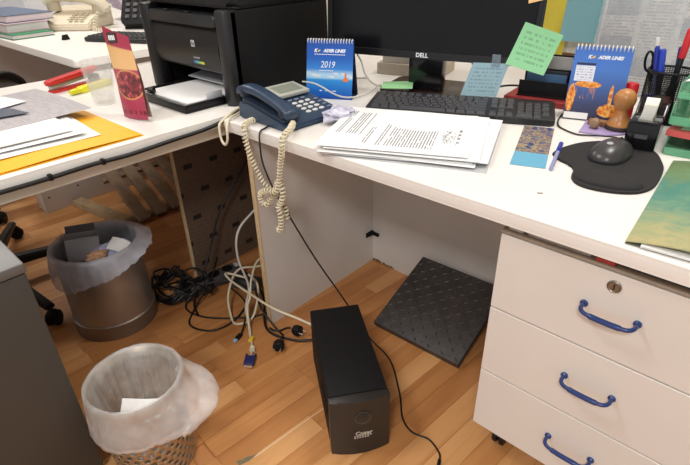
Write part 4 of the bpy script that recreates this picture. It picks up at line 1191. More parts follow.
so = sm.obj('small_print', WHITE_P, fr_); so.location = on_page(0, 0.0815, 0.0021, ln); so.rotation_euler = (PI/2-ln, 0, 0)
sm = MB()
for q, xx in enumerate((-.03, -.026, -.012, -.008, -.002, .012, .016, .02)): sm.bx(xx, xx+.003, 0, .0025, 0, .0003)
so = sm.obj('small_print', WHITE_P, fr_); so.location = on_page(0, 0.022, 0.0021, ln); so.rotation_euler = (PI/2-ln, 0, 0)
# lighthouse ship on the sea
b = MB(); b.prism([(-0.008, 0), (0.008, 0), (0.006, 0.011), (-0.006, 0.011)], 0, .0003).prism([(-0.003, .0112), (0.003, .0112), (0.002, 0.026), (-0.002, 0.026)], 0, .0003)
so = b.obj('ship_print', mat('orange_print', (232, 120, 50), 0.5), fr_); so.location = on_page(0.052, 0.052, 0.0021, ln); so.rotation_euler = (PI/2-ln, 0, 0)

g = NT('calendar_night', 0.35); u, v = g.uv()
sky = g.ramp(v, [(0.0, (44, 40, 62)), (0.22, (60, 66, 104)), (0.45, (64, 98, 164)), (0.7, (70, 122, 204)), (1.0, (62, 116, 206))])
def blob(cu, cv, ru, rv):
    a = g.math('DIVIDE', g.math('SUBTRACT', u, cu), ru); c = g.math('DIVIDE', g.math('SUBTRACT', v, cv), rv)
    return g.math('LESS_THAN', g.math('ADD', g.math('MULTIPLY', a, a), g.math('MULTIPLY', c, c)), g.math('ADD', 0.5, g.noise(g.comb(g.math('MULTIPLY', u, 14.0), g.math('MULTIPLY', v, 14.0)), 1.0, 3)))
lights = g.math('MAXIMUM', g.math('MAXIMUM', blob(0.34, 0.50, 0.24, 0.045), blob(0.08, 0.30, 0.07, 0.20)), g.math('MAXIMUM', blob(0.80, 0.16, 0.20, 0.09), blob(0.78, 0.36, 0.035, 0.15)))
refl = g.math('MULTIPLY', g.band(v, 0.30, 0.46), g.math('MULTIPLY', g.band(u, 0.14, 0.5), g.math('GREATER_THAN', g.noise(g.comb(g.math('MULTIPLY', u, 22.0), g.math('MULTIPLY', v, 3.0)), 1.0, 2), 0.56)))
glow = g.ramp(g.noise(g.comb(g.math('MULTIPLY', u, 18.0), g.math('MULTIPLY', v, 18.0)), 1.0, 2), [(0.3, (200, 80, 40)), (0.5, (236, 150, 50)), (0.7, (250, 214, 130))])
c_ = g.mix(g.math('MULTIPLY', refl, 0.6), sky, lin((200, 130, 80)))
g.col(g.mix(lights, c_, glow))
ca, fr_, ln = calendar('blue tent calendar with a lit harbour at night beside the wooden stamp', (0.672, 0.600, Z), math.radians(17), 0.132, 0.180, g.M)
page_text('K', 0.0115, -0.030, 0.156, WHITE_P, fr_, ln, shear=0.3, bold=0.0006)
b = MB(); b.prism([(-0.004, -0.004), (0.004, -0.001), (0.004, 0.004), (-0.002, 0.001)], 0, 0.0003); lo_ = b.obj('emblem', mat('emblem_yellow', (236, 200, 60)), fr_)
lo_.location = on_page(-0.021, 0.156, 0.0021, ln); lo_.rotation_euler = (PI/2-ln, 0, 0)
page_text('ADER LINES', 0.0105, 0.018, 0.156, WHITE_P, fr_, ln, shear=0.3, bold=0.0006)
b = MB(); b.sheet(0.045, 0.038, 0.0003)
so = b.obj('month_grid', print_mat('month_print', (232, 234, 244), (150, 158, 190), 6, 24, 0.08, 0.08, 0.5), fr_); so.location = on_page(-0.034, 0.116, 0.0021, ln); so.rotation_euler = (PI/2-ln, 0, 0)
b = MB(); b.sheet(0.044, 0.005, 0.0003)
so = b.obj('month_name', mat('dark_blue_print', (30, 40, 80), 0.5), fr_); so.location = on_page(-0.034, 0.139, 0.0021, ln); so.rotation_euler = (PI/2-ln, 0, 0)
b = MB(); b.sheet(0.058, 0.016, 0.0003)
so = b.obj('white_caption', PAPER, fr_); so.location = on_page(-0.035, 0.011, 0.0021, ln); so.rotation_euler = (PI/2-ln, 0, 0)

# ---- mouse mat and mouse
padp = [(0.697, 0.309), (0.700, 0.352), (0.720, 0.412), (0.755, 0.455), (0.798, 0.486), (0.838, 0.480), (0.870, 0.446), (0.887, 0.411), (0.905, 0.36), (0.913, 0.293), (0.912, 0.25), (0.899, 0.216), (0.875, 0.195), (0.842, 0.182), (0.815, 0.180), (0.793, 0.189), (0.776, 0.213), (0.768, 0.245), (0.752, 0.268), (0.720, 0.285)]
pp_ = smooth([(x, y, 0) for x, y in padp] + [(padp[0][0], padp[0][1], 0)], 4)[:-1]
PADM = mat('black_mouse_mat', (30, 29, 30), 0.8, bump=0.15, bscale=1500)
MP = thing('mouse_mat', 'black mouse mat with a raised wrist rest on the desk', 'mouse mat', (0.81, 0.33, Z))
b = MB(); b.prism([(p.x-0.81, p.y-0.33) for p in pp_], 0.0, 0.005, .0015, 1); b.obj('mat_sheet', PADM, MP)
b = MB()
bmesh.ops.create_uvsphere(b.bm, u_segments=28, v_segments=14, radius=1)
for q in b.bm.verts: q.co = Vector((q.co.x*0.062, q.co.y*0.036, max(0, q.co.z)*0.014))
o = b.obj('wrist_rest', PADM, MP, 70); o.location = (0.840-0.81, 0.228-0.33, 0.0048); o.rotation_euler = (0, 0, math.radians(12))
MS = thing('computer_mouse', 'dark grey computer mouse resting on the black mouse mat', 'mouse', (0.800, 0.372, Z+0.0055), math.radians(-4))
b = MB()
bmesh.ops.create_uvsphere(b.bm, u_segments=32, v_segments=18, radius=1)
for q in b.bm.verts:
    x, y, z_ = q.co
    wd = 0.037*(1-0.12*y)
    sx = math.copysign(abs(x)**0.85, x); sy = math.copysign(abs(y)**0.85, y)
    q.co = Vector((sx*wd, sy*0.066, max(-0.02, z_)*0.034*(1-0.22*y*y - 0.12*y) + 0.0008))
mo_ = b.obj('shell', mat('mouse_shell', (58, 57, 58), 0.3), MS, 70)
b = MB(); b.lathe([(0, -0.003), (0.008, -0.003), (0.009, 0), (0.008, 0.003), (0, 0.003)], 18, M=Matrix.Translation((0, 0.036, 0.0225)) @ Matrix.Rotation(PI/2, 4, 'Y'), close=False); b.obj('scroll_wheel', BLACKM, MS)
b = MB(); b.box((0, 0.030, 0.026), (0.0012, 0.044, 0.003), (math.radians(-14), 0, 0)); b.obj('button_split', BLACKM, MS)
b = MB(); b.lathe([(0.006, 0), (0.0065, 0.0006), (0, 0.0006)], 18, M=Matrix.Translation((0, -0.026, 0.0335)) @ Matrix.Rotation(math.radians(10), 4, 'X')); b.obj('logo_disc', mat('silver_disc', (170, 170, 172), 0.3), MS)
cable('thin black mouse cable running back behind the ink pad', [(0.805, 0.436, Z+0.012), (0.800, 0.460, Z+0.010), (0.770, 0.486, Z+0.008), (0.715, 0.480, Z+0.0025), (0.69, 0.470, Z+0.0025), (0.655, 0.485, Z+0.0025), (0.625, 0.515, Z+0.0025), (0.600, 0.60, Z+0.0025), (0.60, 0.7, Z+0.0025)], 0.002, BLACK_C)

# ---- colourful card and pen
g = NT('colour_card', 0.4); u, v = g.uv()
pat = g.ramp(g.noise(g.comb(g.math('MULTIPLY', u, 4.0), g.math('MULTIPLY', v, 15.0)), 1.0, 3), [(0.32, (40, 52, 110)), (0.44, (84, 90, 124)), (0.51, (176, 156, 110)), (0.58, (120, 92, 96)), (0.68, (60, 90, 140))])
g.col(g.mix(g.math('LESS_THAN', v, 0.30), pat, lin((104, 172, 202))))
sheet_obj('printed_card', 'colourful patterned card with a pale blue end beside the blue pen', 'card', 0.072, 0.275, (0.640, 0.342, Z), math.radians(19), g.M, None, 1, 1, 0.001)
PN = thing('ballpoint_pen', 'blue-capped ballpoint pen lying on the desk beside the patterned card', 'pen', (0.712, 0.292, Z), math.radians(15))
BPL = mat('pen_blue', (40, 58, 160), 0.3)
MB().cyl((0, -0.075, 0.0045), (0, 0.03, 0.0045), 0.0042, n=14).obj('barrel', mat('pen_lilac', (150, 154, 196), 0.3), PN)
MB().cyl((0, 0.0305, 0.0055), (0, 0.085, 0.0055), 0.0053, n=14).obj('cap', BPL, PN)
MB().bx(-0.0015, 0.0015, 0.035, 0.08, 0.0108, 0.0125).obj('clip', BPL, PN)

# ---- green marbled document folder
g = NT('marbled_green', 0.45); u, v = g.uv()
nz = g.noise(g.objc(), 22.0, 8, 1.6)
mix_ = g.math('ADD', v, g.math('MULTIPLY', g.math('SUBTRACT', nz, 0.5), 0.75))
g.col(g.ramp(mix_, [(0.0, (178, 168, 122)), (0.12, (156, 162, 118)), (0.36, (104, 146, 122)), (0.62, (74, 132, 118)), (0.82, (106, 136, 98)), (1.0, (100, 122, 82))]))
GF = thing('document_folder', 'green marbled card folder stuffed with papers at the desk edge', 'folder', (0.936, 0.014, Z), math.radians(4))
GW = 0.30
MB().sheet(GW, 0.405, 0.002, 1, 1, None, Matrix.Translation((GW/2, 0.205, 0.0))).obj('back_cover', mat('folder_back', (92, 100, 86), 0.6), GF)
MB().sheet(GW, 0.405, 0.002, 12, 10, lambda u, v: 0.012*math.sin(min(1, u*3)*PI/2) + 0.0035, Matrix.Translation((GW/2, 0.205, 0.0))).obj('front_cover', g.M, GF)
for k in range(4):
    b = MB(); b.sheet(0.272, 0.400, 0.0008, 6, 1, lambda u, v: 0.0005*math.sin(u*6+k), Matrix.Translation((0.158, 0.198 + 0.003*(k % 2), 0.0026+0.0009*k))); b.obj('inner_sheet', PAPER if k != 1 else mat('pinkish_sheet', (208, 186, 178), 0.7), GF)
b = MB(); b.box((0.125, 0.25, 0.0182), (0.045, 0.05, 0.0008)); b.obj('white_sticker', PAPER, GF)
b = MB(); b.box((0.055, 0.372, 0.0154), (0.016, 0.004, 0.0005), (0, -.1, .35)); b.obj('pale_scratch', PAPER, GF)
tab = MB(); tab.prism(rrect(0, .01, 0, .003, .0014), 0, .0008)
o = MB().box((0, 0, 0.0009), (0.010, 0.003, 0.0012)).obj('staple_scrap', mat('grey_scrap', (150, 150, 150), 0.5)); o.location = (0.760, 0.105, Z-.0003); o.rotation_euler = (0, 0, .5)
tag(o, 'tiny grey staple scrap on the bare desk beside the paper stack', 'staple')

# ---- wooden rubber stamps and ink pad
tag((lambda o: o)(MB().prism([(0.686, 0.492), (0.668, 0.590), (0.728, 0.590), (0.790, 0.560), (0.770, 0.530), (0.748, 0.506)], Z, Z+0.004, .0008, 1).obj('ink_pad', mat('lilac_pad', (166, 148, 190), 0.6, var=0.06, scale=20))), 'lilac flat pad under the wooden stamps', 'ink pad')
WOOD = mat('turned_wood', (186, 128, 72), 0.35, var=0.14, scale=18)
SP = thing('rubber_stamp', 'tall turned wooden rubber stamp standing on the lilac pad', 'stamp', (0.7525, 0.566, Z+0.0045))
MB().lathe([(0.030, 0), (0.030, 0.008), (0.028, 0.010)], 32).obj('base', mat('stamp_rubber', (58, 48, 44), 0.6), SP)
MB().lathe([(0.028, 0.0102), (0.027, 0.016), (0.020, 0.026), (0.0135, 0.037), (0.0125, 0.046), (0.017, 0.053), (0.023, 0.062), (0.0255, 0.073), (0.023, 0.084), (0.016, 0.093), (0.006, 0.097), (0, 0.0975)], 32).obj('handle', WOOD, SP)
S2 = thing('rubber_stamp', 'small stubby wooden rubber stamp lying before the harbour calendar', 'stamp', (0.706, 0.553, Z+0.0045))
MB().bx(-0.024, 0.024, 0.003, 0.024, 0.0, 0.012, .001).obj('base', mat('stamp_wood_dark', (140, 100, 66), 0.5, var=0.1), S2)
MB().lathe([(0.005, 0), (0.008, 0.008), (0.012, 0.016), (0.0125, 0.024), (0.009, 0.030), (0, 0.032)], 20, M=Matrix.Translation((0.0, 0.0028, 0.0128)) @ Matrix.Rotation(PI/2, 4, 'X')).obj('handle', mat('stamp_knob', (150, 122, 92), 0.5), S2)
# red cap behind the stamp
o = MB().lathe([(0.015, 0), (0.016, 0.01), (0.016, 0.088), (0.013, 0.094), (0, 0.095)], 20).obj('red_bottle', mat('red_cap', (208, 30, 44), 0.4)); o.location = (0.737, 0.664, Z+0.0005)
tag(o, 'small red-capped bottle behind the tall wooden stamp', 'bottle')

# ---- tape dispenser
TD = thing('tape_dispenser', 'black desk tape dispenser with a white tape roll beside the mouse mat', 'tape dispenser', (0.818, 0.540, Z), math.radians(8))
TD.scale = (1.15, 1.0, 1.12)
b = MB()
pf = [(-0.098, 0.0), (-0.102, 0.035), (-0.094, 0.058), (-0.072, 0.060), (-0.060, 0.046), (0.010, 0.046), (0.030, 0.070), (0.072, 0.078), (0.100, 0.060), (0.104, 0.0)]
n_ = len(pf)
vs = [(-0.027, p[0], p[1]) for p in pf] + [(0.027, p[0], p[1]) for p in pf]
b.raw(vs, [tuple(range(n_)), tuple(reversed(range(n_, 2*n_)))] + [(i, (i+1) % n_, n_+(i+1) % n_, n_+i) for i in range(n_)])
bmesh.ops.bevel(b.bm, geom=b.bm.edges[:], offset=0.0035, segments=2, affect='EDGES')
b.obj('body', BLACKG, TD)
b = MB(); b.lathe([(0.010, -0.0115), (0.0215, -0.0115), (0.0215, 0.0115), (0.010, 0.0115), (0.010, -0.0115)], 32, M=Matrix.Translation((0.0, -0.016, 0.068)) @ Matrix.Rotation(PI/2, 4, 'Y'), close=False); b.obj('tape_roll', mat('tape_cream', (232, 228, 210), 0.5), TD)
b = MB(); b.lathe([(0, -0.015), (0.0098, -0.015), (0.0098, 0.015), (0, 0.015)], 24, M=Matrix.Translation((0.0, -0.016, 0.068)) @ Matrix.Rotation(PI/2, 4, 'Y'), close=False); b.obj('hub', BLACKM, TD)
b = MB(); b.bx(-0.012, 0.012, -0.099, -0.090, 0.0605, 0.0645); b.obj('cutter', STEEL, TD)
b = MB(); b.box((0, -0.062, 0.0715), (0.021, 0.058, 0.0006), (math.radians(14), 0, 0)); b.obj('tape_strip', bag_material('tape_strip', (225, 225, 220), 0.45, 0.2), TD)
b = MB(); b.box((0, -0.1025, 0.032), (0.022, 0.0008, 0.008), (math.radians(-7), 0, 0)); b.obj('label_mark', DARKG, TD)

# ---- pen pot with pens
PPX, PPY = 0.805, 0.722
PT = thing('pen_pot', 'black mesh pen pot holding pens behind the tape dispenser', 'pen pot', (PPX, PPY, Z))
RR = 0.053; PH = 0.118
b = MB(); nA = 60; nZ = 26
vs, fs = [], []
for j in range(nZ+1):
    for i in range(nA): vs.append((RR*math.cos(2*PI*i/nA), RR*math.sin(2*PI*i/nA), 0.004+PH*j/nZ))
for j in range(nZ):
    for i in range(nA):
        k = (i+1) % nA; fs.append((j*nA+i, j*nA+k, (j+1)*nA+k, (j+1)*nA+i))
b.raw(vs, fs)
o = b.obj('mesh_wall', BLACKM, PT, 60); wf = o.modifiers.new('wire', 'WIREFRAME'); wf.thickness = 0.0018; wf.use_boundary = True
MB().lathe([(0.0, 0.0), (RR+.001, 0.0), (RR+.001, 0.008), (0, 0.006)], 36, close=False).obj('bottom', BLACKM, PT)
b = MB(); b.tube([((RR)*math.cos(2*PI*i/48), (RR)*math.sin(2*PI*i/48), PH+0.006) for i in range(49)], 0.0032, 10); b.obj('rim', BLACKP, PT)
def pen(label, name, cat, x, y, tx_, ty_, L_, r, bc, cc, frac=0.35):
    p = thing(name, label, cat, (PPX+x, PPY+y, Z+0.0085), 0, 'pens in the mesh pot', (tx_, ty_, 0))
    MB().lathe([(0.001, 0), (r*0.8, 0.012), (r, 0.016), (r, L_*(1-frac))], 14).obj('barrel', bc, p)
    MB().lathe([(r*1.15, L_*(1-frac)+.0003), (r*1.15, L_-0.006), (r*0.8, L_), (0, L_)], 14).obj('cap', cc, p)
    return p
PNB = mat('pen_dark', (30, 32, 40), 0.35); PNW = mat('pen_white', (228, 228, 224), 0.4)
pen('red-capped black marker leaning out of the mesh pen pot', 'marker_pen', 'pen', 0.005, -0.01, math.radians(-4), math.radians(2), 0.215, 0.0072, PNB, mat('pen_red', (206, 34, 44), 0.35), 0.32)
pen('blue-capped pen standing beside the white pen in the mesh pot', 'ballpoint_pen', 'pen', -0.012, -0.022, math.radians(6), math.radians(-9), 0.178, 0.0052, mat('pen_bluish', (130, 150, 190), 0.3), BPL)
pen('wide blue-capped marker in the front of the mesh pen pot', 'marker_pen', 'pen', -0.004, -0.026, math.radians(6), math.radians(-7), 0.172, 0.0065, PNB, mat('pen_blue_b', (46, 70, 190), 0.3))
pen('blue-capped pen standing beside the red-capped marker in the mesh pot', 'ballpoint_pen', 'pen', 0.018, 0.012, math.radians(-3), math.radians(-6), 0.17, 0.006, PNB, mat('pen_navy', (28, 40, 130), 0.3))
pen('white-topped pen at the back of the mesh pen pot', 'ballpoint_pen', 'pen', -0.024, 0.012, math.radians(2), math.radians(-9), 0.19, 0.0045, mat('pen_red_b', (200, 60, 70), 0.4), PNW)
sc = thing('scissors', 'scissors with black handles standing in the mesh pen pot', 'scissors', (PPX-0.030, PPY-0.006, Z+0.0085), 0, None, (0, math.radians(-8), math.radians(30)))
MB().prism([(-0.005, 0), (0.0, -0.09), (0.005, 0)], -0.001, 0.001, M=Matrix.Translation((0, 0, 0.092)) @ Matrix.Rotation(PI/2, 4, 'X')).obj('blade', STEEL, sc)
for s in (-1, 1):
    MB().tube([(s*0.009+0.009*math.cos(a), s*.002, 0.137+0.024*math.sin(a)) for a in [2*PI*k/20 for k in range(21)]], 0.003, 8).obj('handle', BLACKP, sc)
    MB().cyl((0, s*.002, 0.088), (s*0.007, s*.002, 0.115), 0.003, n=8).obj('shank', BLACKP, sc)

# ---- stacked document trays on the right
TG = bag_material('green_tray', (150, 222, 184), 0.46, 0.2)
TR_ = bag_material('red_tray', (214, 60, 72), 0.22, 0.2)
def tray(label, x, y, z, rz, m_, w=0.26, d=0.33, h=0.05):
    t = thing('document_tray', label, 'document tray', (x, y, z), rz, 'stacked document trays')
    b = MB(); b.prism(rrect(0, w, 0, d, 0.012), 0.0, 0.0025); b.obj('tray_floor', m_, t)
    b = MB(); b.bx(0, 0.0025, 0.012, d, 0.003, h).bx(w-0.0025, w, 0.012, d, 0.003, h).bx(0.003, w-0.003, d-0.0025, d, 0.003, h).bx(0.003, w-0.003, 0.0, 0.0025, 0.003, h*0.45); b.obj('tray_wall', m_, t)
    return t
tray('lowest green translucent document tray in the stack at the desk edge', 0.876, 0.462, Z, math.radians(6), TG, h=0.036)
tray('middle green translucent document tray in the stack', 0.868, 0.475, Z+0.062, math.radians(4), TG, h=0.04)
tray('topmost green translucent document tray under the white papers', 0.866, 0.50, Z+0.112, math.radians(3), TG, h=0.03)
o = MB().sheet(0.25, 0.32, 0.012, 1, 1).obj('red_folder', mat('red_card', (216, 96, 94), 0.5)); o.location = (1.0, 0.636, Z+0.0365); o.rotation_euler = (0, 0, math.radians(-2)); tag(o, 'red card folder between the lowest and middle green trays', 'folder')
sheet_obj('paper_sheet', 'pale sheet on the red folder between the green trays', 'paper', 0.22, 0.30, (1.012, 0.64, Z+0.0492), math.radians(-4), mat('pale_green_paper', (214, 226, 206), 0.7), lambda u, v: 0.003*math.sin(u*3))
sheet_obj('paper_sheet', 'yellowish paper inside the middle green tray', 'paper', 0.22, 0.29, (1.0, 0.655, Z+0.0665), math.radians(3), mat('yellow_paper', (222, 214, 140), 0.7), lambda u, v: 0.006*math.sin(u*3))
sheet_obj('paper_sheet', 'white paper heaped on the topmost green tray', 'paper', 0.23, 0.30, (1.0, 0.66, Z+0.1435), math.radians(-6), PAPER, lambda u, v: 0.02*math.sin(u*3), 8, 8, 0.002)
sheet_obj('paper_sheet', 'orange-edged sheet on top of the white tray papers', 'paper', 0.2, 0.27, (1.005, 0.69, Z+0.172), math.radians(-9), mat('orange_paper', (240, 170, 110), 0.6), lambda u, v: 0.004*math.sin(u*3))

# ---- letter rack on a red book
o = MB().bx(-0.105, 0.105, -0.085, 0.085, 0, 0.017, .0015, 1).obj('red_book', mat('red_cover', (140, 44, 44), 0.45)); o.location = (0.505, 0.735, Z); o.rotation_euler = (0, 0, math.radians(6)); tag(o, 'dark red book lying under the black letter rack', 'book')
zz = Z+0.0175
LR = thing('letter_rack', 'black plastic letter rack holding cards behind the keyboard', 'letter rack', (0.50, 0.735, zz), math.radians(10))
MB().bx(-0.075, 0.075, -0.06, 0.06, 0, 0.004, .001, 1).obj('base', BLACKP, LR)
for k, (y, h_) in enumerate(((-0.057, 0.045), (0.0, 0.07), (0.055, 0.10))):
    MB().bx(-0.072, 0.072, y-0.0015, y+0.0015, 0.0042, h_, .001, 1).obj('divider', BLACKP, LR)
b = MB()
for s in (0.062, 0.072):
    b.bx(s, s+0.004, -0.055, -0.048, 0.0042, 0.05).bx(s, s+0.004, 0.045, 0.052, 0.0042, 0.115).bx(s, s+0.004, -0.055, 0.052, 0.11, 0.118)
b.obj('end_frame', BLACKP, LR)
for k, (c, y, h_, lab) in enumerate([((70, 110, 150), -0.030, 0.055, 'blue card standing in the black letter rack'), ((178, 176, 172), 0.020, 0.095, 'grey-white curled card standing in the black letter rack'), ((40, 44, 52), -0.015, 0.062, 'dark card standing in the black letter rack')]):
    o = MB().bx(-0.055, 0.055, -0.002, 0.002, 0, h_, .0005, 1).obj('standing_card', mat('rack_card_%d' % k, c, 0.4))
    o.location = V2(0.50, 0.735, math.radians(10), -0.005, y) + (zz+0.0045,); o.rotation_euler = (math.radians(-6), 0, math.radians(10)); tag(o, lab, 'card')
o = MB().sheet(0.06, 0.05, 0.0006, 4, 1, lambda u, v: 0.006*u).obj('cream_slip', mat('cream_paper', (226, 214, 168), 0.7)); o.location = (0.598, 0.745, Z+0.022); o.rotation_euler = (0.5, 0, .3); tag(o, 'cream paper slip leaning beside the red book', 'paper')

# ---- books and boxes behind the monitor stand
for k, (x, y, w_, d_, h_, c, lab, a) in enumerate([
    (-0.02, 0.80, 0.24, 0.16, 0.040, (190, 176, 158), 'beige box file lying behind the monitor, lowest of its pile', 14),
    (-0.02, 0.81, 0.22, 0.15, 0.032, (206, 198, 184), 'cream book lying in the middle of the pile behind the monitor', 20),
    (-0.01, 0.81, 0.20, 0.14, 0.022, (60, 60, 74), 'dark book topmost on the pile behind the monitor', 10)]):
    if k == 0: zz = Z
    o = MB().bx(-w_/2, w_/2, -d_/2, d_/2, 0, h_, .0015, 1).obj('stacked_book', mat('pile_%d' % k, c, 0.6, var=0.08)); o.location = (x, y, zz); o.rotation_euler = (0, 0, math.radians(a)); tag(o, lab, 'book')
    zz += h_+0.0005

# ---- clear plastic document wallet, coloured papers and cork board against the back
g = NT('newsletter', 0.35); u, v = g.uv()
cols = g.math('FRACT', g.math('MULTIPLY', u, 3.0)); incol = g.band(cols, 0.07, 0.93)
row = g.math('FLOOR', g.math('MULTIPLY', v, 44.0)); fr = g.math('FRACT', g.math('MULTIPLY', v, 44.0))
wn = g.noise(g.comb(g.math('MULTIPLY', u, 40.0), g.math('MULTIPLY', row, 3.3)), 1.0, 2)
tx_ = g.math('MULTIPLY', g.math('MULTIPLY', g.band(fr, .25, .75), g.math('GREATER_THAN', wn, .44)), incol)
bl = g.noise(g.comb(g.math('MULTIPLY', g.math('FLOOR', g.math('MULTIPLY', u, 3.0)), 4.7), g.math('MULTIPLY', g.math('FLOOR', g.math('MULTIPLY', v, 7.0)), 3.9)), 1.0, 1)
ph = g.math('MULTIPLY', g.math('GREATER_THAN', bl, 0.56), incol)
c_ = g.mix(g.math('MULTIPLY', tx_, .5), lin((206, 202, 198)), lin((120, 118, 122)))
g.col(g.mix(g.math('MULTIPLY', ph, .75), c_, g.mix(g.noise(g.comb(g.math('MULTIPLY', u, 12.0), g.math('MULTIPLY', v, 30.0)), 1.0, 3), lin((110, 124, 146)), lin((176, 172, 170)))))
lean = (math.radians(80), 0, math.radians(9))
DW = thing('document_wallet', 'clear plastic wallet with a printed newsletter leaning behind the calendars', 'document wallet', (0.70, 0.925, Z+0.001), 0, None, lean)
MB().sheet(0.30, 0.38, 0.0008, 6, 6, lambda u, v: 0.004*math.sin(u*3), Matrix.Translation((0, 0.19, 0))).obj('newsletter', g.M, DW)
MB().sheet(0.315, 0.40, 0.0006, 6, 6, lambda u, v: 0.004*math.sin(u*3)+.0025, Matrix.Translation((0, 0.20, 0))).obj('clear_cover', bag_material('wallet_clear', (226, 230, 232), 0.72, 0.12), DW)
sheet_obj('teal_paper', 'teal card leaning between the monitor and the plastic wallet', 'card', 0.22, 0.15, (0.490, 1.085, Z+0.185), 0, mat('teal_card', (112, 158, 166), 0.6), lambda u, v: 0.004*math.sin(u*3), rot=(math.radians(82), 0, math.radians(6)))
o = MB().sheet(0.09, 0.26, 0.002, 4, 4).obj('yellow_file', mat('mustard_card', (196, 178, 56), 0.6)); o.location = (0.345, 1.10, Z+0.131); o.rotation_euler = (math.radians(83), 0, math.radians(4)); tag(o, 'mustard yellow file leaning behind the right edge of the monitor', 'file')
o = MB().sheet(0.20, 0.13, 0.002, 4, 4).obj('white_card', mat('offwhite_card', (212, 208, 196), 0.6)); o.location = (0.43, 1.12, Z+0.13); o.rotation_euler = (math.radians(83), 0, math.radians(-4)); tag(o, 'off-white card tucked behind the teal card', 'card')
o = MB().bx(-0.40, 0.75, 0, 0.14, 0, 0.29, .003).obj('wooden_shelf_box', mat('tan_wood', (176, 136, 96), 0.6, var=0.12, scale=20)); o.location = (0.60, 1.165, Z+0.0); tag(o, 'long tan wooden box along the back of the monitor desk', 'box')
CB = thing('cork_board', 'brown cork board on the wall above the wooden box', 'cork board', (0.78, 1.3195, 1.05))
MB().bx(-0.6, 0.6, -0.012, -0.001, 0, 0.5).obj('cork', mat('cork', (150, 118, 92), 0.9, var=0.2, scale=80), CB)
for (x0, x1, z0, z1) in ((-0.62, 0.62, -0.02, 0), (-0.62, 0.62, 0.5, 0.52), (-0.62, -0.6, 0.0005, 0.4995), (0.6, 0.62, 0.0005, 0.4995)):
    MB().bx(x0, x1, -0.018, -0.001, z0, z1, .002, 1).obj('frame_rail', RAW, CB)

# ---- white cords behind the telephone
cable('white cord running from the telephone over the calendar foot to the monitor', [(-0.05, 0.262, Z+0.062), (0.0, 0.27, Z+0.06), (0.07, 0.285, Z+0.035), (0.115, 0.30, Z+0.034), (0.135, 0.335, Z+0.04), (0.13, 0.38, Z+0.046), (0.105, 0.42, Z+0.04), (0.09, 0.46, Z+0.035)], 0.0024, GREYW_C)
cable('white cord curling from behind the monitor down to the desk', [(-0.13, 0.535, Z+0.23), (-0.075, 0.525, Z+0.118), (-0.03, 0.505, Z+0.085), (0.0, 0.49, Z+0.05), (0.03, 0.50, Z+0.02), (0.075, 0.52, Z+0.016)], 0.0026, GREYW_C)
cable('white cord hanging between the printer and the monitor', [(-0.30, 0.62, Z+0.36), (-0.265, 0.56, Z+0.26), (-0.235, 0.53, Z+0.16), (-0.20, 0.54, Z+0.06), (-0.15, 0.56, Z+0.01), (-0.08, 0.60, Z+0.006)], 0.0032, GREYW_C)
cable('black cable hanging from the monitor behind the blue note', [(0.30, 0.62, Z+0.13), (0.315, 0.63, Z+0.06), (0.33, 0.66, Z+0.022), (0.38, 0.72, Z+0.025), (0.39, 0.8, Z+0.01)], 0.003, BLACK_C)

# ================================================================== FAR DESK ITEMS
zc = ZC + 0.0005
def fbook(label, x0, x1, y0, y1, z0, h_, c, a=0.0, pages=True, name='stacked_book'):
    t = thing(name, label, 'book', ((x0+x1)/2, (y0+y1)/2, z0), math.radians(a))
    w_, d_ = (x1-x0)/2, (y1-y0)/2
    cm = mat('far_book_%d_%d' % (c[0], c[2]), c, 0.5)
    MB().bx(-w_, w_, -d_, d_, 0, 0.003).obj('cover', cm, t)
    MB().bx(-w_, w_, -d_, d_, h_-0.003, h_).obj('cover', cm, t)
    MB().bx(-w_+.004, w_-.004, -d_+.004, d_-.004, 0.0035, h_-0.0035).obj('page_block', mat('page_edge', (214, 204, 204), 0.8), t)
fbook('green folder at the bottom of the far desk book pile', -2.35, -1.80, 0.005, 0.20, zc, 0.022, (30, 130, 82), 4)
fbook('pinkish book in the middle of the far desk book pile', -2.38, -1.88, 0.02, 0.22, zc+0.0225, 0.040, (196, 168, 178), 3)
fbook('slate blue book topmost on the far desk book pile', -2.42, -1.92, 0.03, 0.26, zc+0.063, 0.034, (92, 106, 128), 5)
PC = thing('white_box', 'white box with a lid standing behind the far desk books', 'box', (-2.62, 0.42, zc), math.radians(12))
MB().bx(-0.16, 0.16, -0.14, 0.14, 0, 0.20, .004).obj('body', mat('cool_white', (206, 206, 210), 0.5), PC)
MB().bx(-0.165, 0.165, -0.145, 0.145, 0.2005, 0.26, .004).obj('lid', mat('cool_white_b', (216, 216, 220), 0.5), PC)
o = MB().prism(rrect(-.12, .12, -.1, .1, .03), 0, 0.2, .01).obj('black_bag', mat('black_cloth', (28, 28, 30), 0.8)); o.location = (-2.92, 0.26, zc); tag(o, 'black case standing at the far end of the far desk', 'case')
